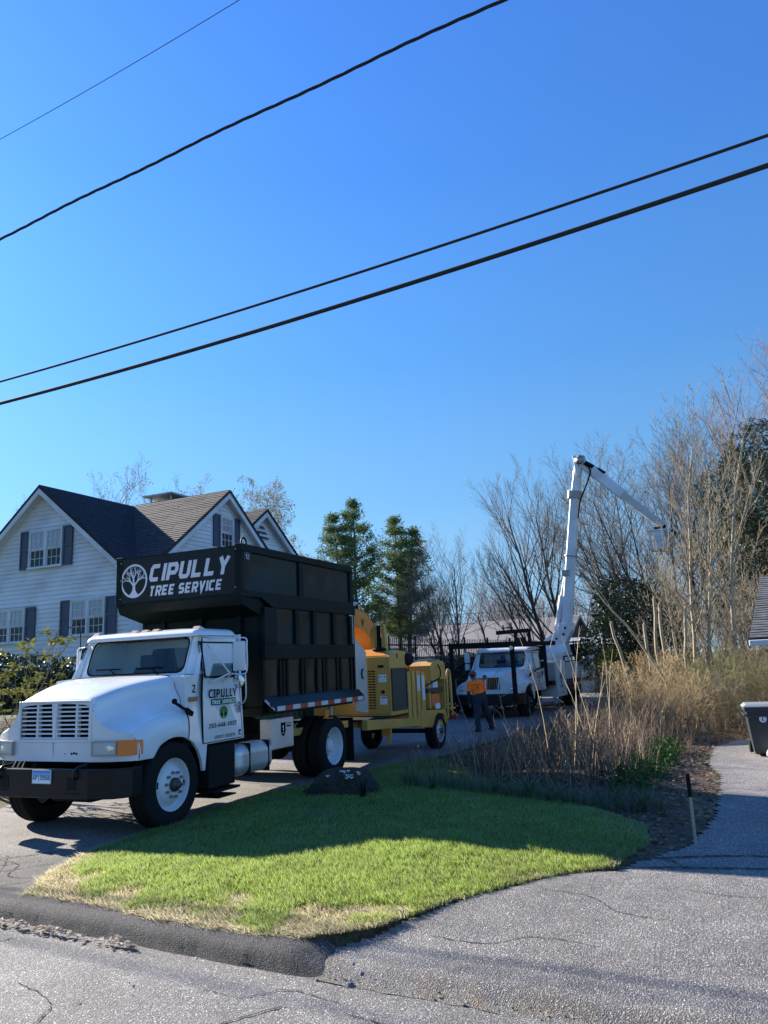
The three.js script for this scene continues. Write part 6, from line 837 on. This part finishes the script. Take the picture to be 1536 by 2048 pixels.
// dry brush: stem colour darkened for shade near the lawn, golden for sun farther back
function stalk(seed, h, R, wob) { const r = RNG(seed), L = new Limbs(); let q = V(0, -.05, 0), d = V((r() - .5) * .4, 1, (r() - .5) * .4).normalize(); for (let i = 0; i < 5; i++) { d.x += (r() - .5) * wob; d.z += (r() - .5) * wob; d.normalize(); const q2 = q.clone().addScaledVector(d, h / 5); L.add(q, q2, R * (1 - i / 7), R * (1 - (i + 1) / 7), 3); if (i > 1 && r() < .7) L.add(q2, q2.clone().add(V((r() - .5) * .5, .3 * r() + .1, (r() - .5) * .5).multiplyScalar(h * .4)), R * .5, R * .2, 3); q = q2; } return L.build(); }
const straw = std([1, 1, 1], { roughness: .9 });
{
  const r = RNG(111), kinds = [0, 1, 2].map(k => []), poly = VERGE;
  for (let i = 0; i < 60000; i++) {
    const X = lerp(.2, 13.5, r()), d = lerp(9.8, 29, r() ** 1.25); if (!inside(poly, X, d) && !(inside(LAWN, X, d) && d > 12.4 - .75 * X - .25 * big(X * 3, d) && X > .2)) continue;
    const dr = edgeDist(RDRIVE, X, d), dl = edgeDist(LDRIVE, X, d); if (dr < (d < 14 ? .85 : .3) || d < 10.9 && X > 2.2 && r() < .85) continue; if (dr < 1 && r() < .5) continue;
    const n = big(X * 1.3, d * 1.3), back = sstep(d, 15.5, 18.5), gold = Math.exp(-((X - 6.3) ** 2) / 2.2 - ((d - 19) ** 2) / 12); if (r() > (.08 + .42 * n) * lerp(.95, 1, back) - (d > 23 ? .2 : 0) - .42 * sstep(X, 7.2, 8.8)) continue;
    const v = .7 + .6 * r(), li = r() < .3, c = [lerp(li ? .28 : .11, .33, gold) * v, lerp(li ? .21 : .072, .24, gold) * v, lerp(li ? .13 : .05, .135, gold) * v];
    kinds[Math.floor(r() * 3)].push([X, groundH(X, d), -d, (.45 + .6 * r()) * lerp(.75, .95, back) * (dl < 1.1 ? .4 : dl < 2.4 ? .62 : 1) * (dr < 1 ? .6 : 1) * lerp(1, .7, sstep(X, 7.2, 8.8)), c, r() * 6.28, (r() - .5) * .6, (r() - .5) * .6]);
  }
  kinds.forEach((a, k) => scatter('dry_brush', stalk(120 + k, 1.3, .0095, .4), straw, a, scene, ['dense dry brown stems of last year between the two driveways', 'thin leaning dead stems mixed through the brown brush', 'forked pale dead stems tangled in the brush'][k], 'dry brush'));
  // fluffy golden twig shrub that catches the sun
  const g = growTree({ seed: 130, stems: [0, 1, 2, 3, 4, 5, 6].map(i => [(i - 3) * .06, 0, (i - 3) * .16, Math.sin(i * 2) * .3, 1.5, .012]), levels: 3, angle: .7, ratio: .42, up: .04, wob: .4, kids: [1.6, 1.5, 1.3], bare: .25, rmin: .003 });
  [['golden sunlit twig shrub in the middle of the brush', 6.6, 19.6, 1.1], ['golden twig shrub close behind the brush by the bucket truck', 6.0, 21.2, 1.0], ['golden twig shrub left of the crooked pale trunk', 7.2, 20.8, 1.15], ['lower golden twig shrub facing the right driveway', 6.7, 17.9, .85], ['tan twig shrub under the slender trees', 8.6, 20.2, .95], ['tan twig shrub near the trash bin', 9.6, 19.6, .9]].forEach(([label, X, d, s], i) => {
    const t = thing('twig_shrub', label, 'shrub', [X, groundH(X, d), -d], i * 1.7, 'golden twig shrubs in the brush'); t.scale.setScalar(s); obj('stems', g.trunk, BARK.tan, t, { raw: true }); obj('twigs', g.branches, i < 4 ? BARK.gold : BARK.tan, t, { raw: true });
  });
  // tangled undergrowth below the slender trees, one mass
  const ug = growTree({ seed: 131, stems: [0, 1, 2, 3, 4].map(i => [(i - 2) * .12, 0, (i - 2) * .3, Math.sin(i * 2) * .4, 1.7, .013]), levels: 2, angle: .95, ratio: .5, up: .02, wob: .5, kids: [2, 1.6], bare: .15, rmin: .004 }), um = mergeGeometries([ug.trunk, ug.branches]), ua = [];
  for (let i = 0; i < 900 && ua.length < 85; i++) { const X = lerp(7.2, 15, r()), d = lerp(17.8, 31, r()); if (!inside(VERGE, X, d)) continue; const v = .7 + .6 * r(), o = r() < .3; ua.push([X, groundH(X, d), -d, .5 + .7 * r(), o ? [.13 * v, .13 * v, .05 * v] : [.16 * v, .125 * v, .085 * v], r() * 6.28]); }
  scatter('undergrowth', um, straw, ua, scene, 'tangled bare undergrowth between the slender trees and the garage', 'undergrowth');
  // tall single stalks
  const st = [[1.35, 12.3, 1.5], [1.9, 12.0, 1.75], [2.5, 12.6, 2.3], [2.75, 12.3, 2.2], [3.0, 13.0, 2.4], [3.2, 12.7, 2.1], [3.55, 13.6, 2.3], [2.2, 11.6, 1.2], [1.2, 11.7, .9], [3.9, 14.4, 2.0], [4.3, 15.2, 2.1], [2.9, 11.9, 1.6]];
  st.forEach(([X, d, h], i) => { const t = thing('dry_stalk', 'tall pale dead stalk standing out of the dark brush', 'stalk', [X, groundH(X, d), -d], i * 2.1, 'tall pale stalks in the brush'); obj('stem', stalk(140 + i, h, .0085, .2), std([.36, .29, .19], { roughness: .85 }), t, { raw: true }); });
}
{ // dead leaves under the brush, along the verge and in the gutter
  const g = new THREE.BufferGeometry(); g.setAttribute('position', new THREE.Float32BufferAttribute([0, 0, -.5, -.32, .14, 0, 0, .03, 0, .32, .16, .05, 0, .1, .5], 3)); g.setIndex([0, 1, 2, 0, 2, 3, 1, 4, 2, 2, 4, 3]); const lg = flat(g), r = RNG(151), a = [], b = [];
  for (let i = 0; i < 30000 && a.length < 9000; i++) { const X = lerp(1, 12, r()), d = lerp(8, 26, r()); if (!inside(VERGE, X, d)) continue; const v = .7 + .6 * r(); a.push([X, groundH(X, d) + .012, -d, .05 + .05 * r(), [.2 * v, .135 * v, .085 * v], r() * 6.28, (r() - .5), (r() - .5)]); }
  for (const [X0, w, n] of [[-3.2, .4, 60], [-2.75, .3, 90], [-2.15, .22, 60], [-3.6, .5, 40]]) for (let i = 0; i < n; i++) { const u = (r() + r() + r() - 1.5) * w, X = X0 + u, d = kerbD(X) - .03 - .09 * r() * r(), v = .7 + .6 * r(); b.push([X, -.085 + .05 * r() * (1 - Math.abs(u) / w), -d, .03 + .035 * r(), [.55 * v, .46 * v, .36 * v], r() * 6.28, (r() - .5) * 1.1, (r() - .5) * 1.1]); }
  for (let i = 0; i < 260; i++) { const X = -.7 + 1.9 * r() ** 1.5, d = kerbD(X) + .12 + .3 * (r() - .3), v = .6 + .7 * r(); b.push([X, -.1 + .02 * r(), -d, .012 + .02 * r(), [.3 * v, .25 * v, .17 * v], r() * 6.28, r() - .5, r() - .5]); }
  for (let i = 0; i < 420; i++) { const X = lerp(-5, 4.5, r()), d = lerp(3.8, 11, r()), v = .6 + .6 * r(); if (d < kerbD(X) + .6 && d > kerbD(X)) continue; const L = inside(LAWN, X, d), y = d < kerbD(X) ? -.094 : L ? lawnH(X, d) + .03 : inside(APRON, X, d) || inside(RDRIVE, X, d) ? rdH(X, d) + .006 : .012; if (!L && r() < .55) continue; a.push([X, y, -d, .014 + .022 * r(), [.36 * v, .28 * v, .18 * v], r() * 6.28, (r() - .5), (r() - .5)]); }
  scatter('leaf_litter', lg, leafMat([1, 1, 1], { transmission: .1 }), a, scene, 'brown fallen leaves under the brush and trees', 'dead leaves'); scatter('leaf_litter', lg, leafMat([1, 1, 1], { transmission: .4 }), b, scene, 'curled dry leaves and crumbs gathered along the kerb', 'dead leaves');
}
{ // strap-leaved clumps, ground cover, boulder with white flowers
  const big_ = tuft(160, 26, .34, 1.1, .02);
  for (const [X, d, s, label] of [[1.75, 10.75, .9, 'bright green strap-leaved clump at the edge of the shaded lawn'], [2.05, 10.5, .7, 'small green clump right of the strap-leaved one'], [1.35, 11.1, .75, 'darker green clump in the shade left of the bright one'], [.5, 11.3, .8, 'shaded green clump beside the boulder']]) { const t = thing('lily_clump', label, 'plant', [X, groundH(X, d), -d]); t.scale.setScalar(s); obj('foliage', big_, leafMat([.13, .24, .03], { transmission: .45 }), t, { raw: true }); }
  const r = RNG(161), a = []; for (let i = 0; i < 1700; i++) { const f = r(), X = lerp(3.3, 5.6, f) + (r() - .5) * .5 - .25, d = lerp(10.4, 15.2, f) + (r() - .5) * .9 + .3; if (edgeDist(RDRIVE, X, d) < .12 || inside(RDRIVE, X, d)) continue; a.push(V(X, groundH(X, d) + .22 * r(), -d)); }
  tag(obj('ground_cover', leaves(a, .018, .1, 162), leafMat([.035, .085, .02]), scene, { raw: true, kind: 'stuff' }), 'low green weeds along the edge of the right driveway', 'ground cover');
  const longG = []; for (let i = 0; i < 1100; i++) { const X = lerp(.1, 3.2, r()), d = 12.1 - .7 * X + (r() - .5) * .8; longG.push([X, groundH(X, d), -d, .35 + .45 * r(), r() < .4 ? [.3, .24, .14] : [.11, .2, .03], r() * 6.28]); }
  scatter('long_grass', tuft(163, 7, .3, .9, .006), leafMat([1, 1, 1], { transmission: .35 }), longG, scene, 'uncut grass where the lawn meets the brush', 'grass');
  const B = thing('boulder', 'mossy grey boulder with white flowers in the shade beside the rear wheels', 'boulder', [-.78, .0, -11.55], .3); B.scale.set(.78, .62, .78); const BX = -.78, BZ = -11.55, sg = new THREE.IcosahedronGeometry(1, 5), p = sg.attributes.position; for (let i = 0; i < p.count; i++) { const v = V(p.getX(i), p.getY(i), p.getZ(i)), k = .82 + .5 * (fbm(v.x / 9 + .4, v.z / 9 + v.y / 13 + .5, 16, 4) - .3); p.setXYZ(i, v.x * k * .85, Math.max(-.1, v.y * k * .72), v.z * k * .7); } const sm = mergeVertices(sg.deleteAttribute('normal').deleteAttribute('uv'), 1e-4); sm.computeVertexNormals(); obj('rock', sm, M.stone, B);
  for (let i = 0; i < 13; i++) { const a0 = r() * 6.28, q = r() * .3, x = .1 + Math.cos(a0) * q * 1.2, y = .44 + .22 * r(), z = .42 + Math.sin(a0) * q * .4; const f = thing('white_flower', 'small white flower on the boulder', 'flower', [BX + x * .78, y * .62 + .02, BZ + z * .78], r() * 6, 'white flowers on the boulder'); obj('petals', [0, 1, 2, 3, 4, 5].map(k => new THREE.CircleGeometry(.024, 6).scale(.55, 1, 1).translate(0, .022, 0).rotateX(-.9).rotateY(k * 1.047)), leafMat([.75, .76, .72]), f); obj('stem', rod(V(0, -.22, 0), V(0, 0, 0), .004, .003, 4), leafMat([.06, .12, .03]), f); }
  const dt = thing('daffodil_leaves', 'upright green daffodil leaves in front of the boulder', 'plant', [-.45, .08, -10.85]); obj('foliage', tuft(164, 40, .34, .3, .012), leafMat([.06, .12, .04]), dt, { raw: true });
}
// ---------------------------------------------------------------- fence, neighbours, bin, stake, wires
{
  const f = thing('metal_fence', 'tall dark metal fence with close upright bars behind the chipper', 'fence', [0, 0, 0]), A = P(-3, 26.5), B = P(6.2, 32.5), n = 130;
  const at = (k, y) => A.clone().lerp(B, k).setY(y), top = k => lerp(2.95, 2.62, k);
  for (const y of [.25, 1.1, 1.95]) obj('fence_rail', bar(at(0, top(0) - y), at(1, top(1) - y), .04, .05), M.dark, f);
  for (let i = 0; i <= n; i++) obj(i % 14 ? 'fence_bar' : 'fence_post', bar(at(i / n, .1), at(i / n, top(i / n) + (i % 14 ? 0 : .08)), i % 14 ? .024 : .07, i % 14 ? .024 : .07), M.dark, f);
}
function cottage(label, X, d, ry, w, dp, eave, ridge, wall, roof, o = {}) {
  const h = thing('house', label, 'house', [X, 0, -d], ry);
  obj('wall', [ext(shape([[-dp / 2, 0], [dp / 2, 0], [dp / 2, eave], [0, ridge], [-dp / 2, eave]]), w).rotateY(Math.PI / 2).translate(-w / 2, 0, 0)], wall, h);
  const k = (ridge - eave) / (dp / 2), r = obj('roof', [ext(shape([[-dp / 2 - .4, eave - .4 * k], [0, ridge], [dp / 2 + .4, eave - .4 * k], [dp / 2 + .4, eave - .4 * k + .2], [0, ridge + .22], [-dp / 2 - .4, eave - .4 * k + .2]]), w + .6).rotateY(Math.PI / 2).translate(-w / 2 - .3, .02, 0)], roof, h);
  for (const x of o.win || []) { const q = obj('window', bx(x - .5, x + .5, eave - 1.9, eave - .6, dp / 2, dp / 2 + .06), M.trim, h); obj('pane', bx(x - .42, x + .42, eave - 1.8, eave - .7, dp / 2 + .06, dp / 2 + .08), M.pane, q); }
  if (o.chim) obj('chimney', bx(o.chim - .9, o.chim + .9, eave, ridge + 1.1, -.6, .6), M.brick, r);
  return h;
}
cottage('grey-roofed brick house far behind the guard frame of the bucket truck', 9.3, 62, -.55, 12, 8, 2.4, 4.75, M.brick, std([.17, .16, .16], { roughness: .9 }), { win: [-3, 0, 3] });
cottage('low distant house with a brick chimney seen above the fence', 4.2, 72, -.1, 16, 9, 3.2, 5.1, std([.3, .26, .22]), std([.15, .14, .14], { roughness: .9 }), { win: [-5, -2, 1], chim: -3.2 });
cottage('low flat outbuilding behind the rear of the bucket truck', 12.2, 42, -.15, 4.6, 3, 2.3, 2.65, M.mesh, M.grey, { win: [] });
{
  const b = thing('trash_bin', 'black wheeled trash bin with grey lid beside the garage', 'trash bin', [6.78, .02, -14.4], -.35); b.scale.setScalar(.86);
  const taper = (w0, d0, w1, d1, y0, y1) => hull([[-w0, y0, -d0], [w0, y0, -d0], [w0, y0, d0], [-w0, y0, d0], [-w1, y1, -d1], [w1, y1, -d1], [w1, y1, d1], [-w1, y1, d1]]);
  const pl = phys([.014, .018, .024], { roughness: .5, bumpMap: T.grain, bumpScale: .003 });
  obj('bin_body', [taper(.28, .27, .36, .37, .04, .92), taper(.25, .24, .27, .26, .0, .06), bx(-.4, .4, .88, .96, -.4, .4, .02), bx(-.41, .41, .78, .82, -.37, .37, .01)], pl, b);
  obj('lid', [hull([[-.41, .96, -.42], [.41, .96, -.42], [.41, .96, .42], [-.41, .96, .42], [-.34, 1.03, -.34], [.34, 1.03, -.34], [.34, 1.02, .34], [-.34, 1.02, .34], [-.41, .98, .42], [.41, .98, .42]])], phys([.2, .22, .22], { roughness: .5 }), b);
  const eT = ctex(128, 128, (x) => { x.clearRect(0, 0, 128, 128); x.fillStyle = '#c9ccd0'; x.beginPath(); x.arc(64, 64, 60, 0, 7); x.fill(); x.fillStyle = '#3a3f46'; x.fillRect(50, 28, 16, 64); x.fillRect(50, 80, 34, 13); });
  obj('badge', new THREE.PlaneGeometry(.15, .15).rotateX(-.09).translate(-.06, .72, .356), decalMat(eT), b, { uv: true });
  for (const s of [-1, 1]) obj('wheel', lathe([[0, -.04], [.11, -.04], [.13, -.02], [.13, .02], [.11, .04], [0, .04]], 20).translate(s * .3, .11, -.3), M.rubber, b);
  const g = thing('plastic_bag', 'crumpled white plastic bag lying at the foot of the trash bin', 'bag', [6.72, .02, -13.95]), sg = new THREE.IcosahedronGeometry(.13, 5), p = sg.attributes.position; for (let i = 0; i < p.count; i++) { const v = V(p.getX(i), p.getY(i), p.getZ(i)), n = .55 + .95 * Math.abs(fbm(v.x * .9 + .5, v.z * .9 + v.y * .7 + .5, 8, 4) - .5) * 2 + .3 * fbm(v.x + .5, v.y + v.z + .5, 24, 2); p.setXYZ(i, v.x * n * 1.4, Math.max(0, v.y * n + .05), v.z * n); } sg.computeVertexNormals(); obj('film', sg, leafMat([.72, .73, .74], { roughness: .4, transmission: .25 }), g);
}
{
  const s = thing('driveway_stake', 'thin upright driveway stake with dark top at the edge of the lawn', 'stake', [2.98, .0, -8.15], 0); s.rotation.z = .01;
  obj('stake', rod(V(0, -.1, 0), V(.005, .44, 0), .016, .016, 10), std([.3, .25, .17], { roughness: .7 }), s); obj('stake_top', rod(V(.005, .44, 0), V(.007, .66, 0), .021, .02, 10), M.dark, s);
  const h = thing('shepherd_hook', 'black shepherd hook pole standing before the house wall', 'hook post', [-6.86, groundH(-6.8, 17), -17]); obj('pole', tube([V(.04, -.1, 0), V(.02, 1.2, 0), V(0, 2.05, 0), V(-.03, 2.2, 0), V(-.1, 2.26, 0), V(-.17, 2.22, 0), V(-.19, 2.14, 0), V(-.24, 2.12, 0), V(-.27, 2.18, 0)], .011, 50, 6), M.dark, h);
}
{ // overhead lines run along the road: height h0 at x = 0 with a slight sag
  const lines = [['thin single wire at the top left corner of the sky', 11, 14.58, .089, .005, .007, 0], ['thick twisted cable crossing the upper sky', 8.5, 9.534, .006, -.003, .021, 1], ['thinner upper one of the two parallel cables low in the sky', 8.5, 6.64, .009, .0033, .017, 0], ['thick black lower one of the two parallel cables', 8.5, 6.286, .018, .004, .027, 0]];
  for (const [label, d0, c0, c1, c2, r, tw] of lines) {
    const w = thing('overhead_cable', label, 'cable', [0, 0, 0]), pts = []; for (let X = -22; X <= 16; X += .5) { const sw = tw === 1 ? .012 * Math.sin(X * 2.3) : 0; pts.push(P(X, d0 - .523 * X, c0 + c1 * X + c2 * X * X + sw)); }
    if (tw) { const n = tw === 1 ? 3 : 2, c = new THREE.CatmullRomCurve3(pts), N = 700; for (let k = 0; k < n; k++) { const q = []; for (let i = 0; i <= N; i++) { const p = c.getPoint(i / N), a = i * .35 + k * 6.283 / n; q.push(p.add(V(0, Math.cos(a) * r * .55, Math.sin(a) * r * .55))); } obj('strand', new THREE.TubeGeometry(new THREE.CatmullRomCurve3(q), N, r * .62, 6), M.cable, w); } }
    else obj('strand', tube(pts, r, 200, 8), M.cable, w);
  }
  for (const [y, label] of [[6.1, 'upper one of two faint distant wires behind the boom'], [5.3, 'lower one of two faint distant wires behind the boom']]) { const w = thing('distant_wire', label, 'wire', [0, 0, 0]); obj('strand', tube([P(-20, 70, y - .6), P(12, 62, y - .3), P(40, 55, y + .4)], .02, 60, 5), M.cable, w); }
}
renderer.render(scene, camera);
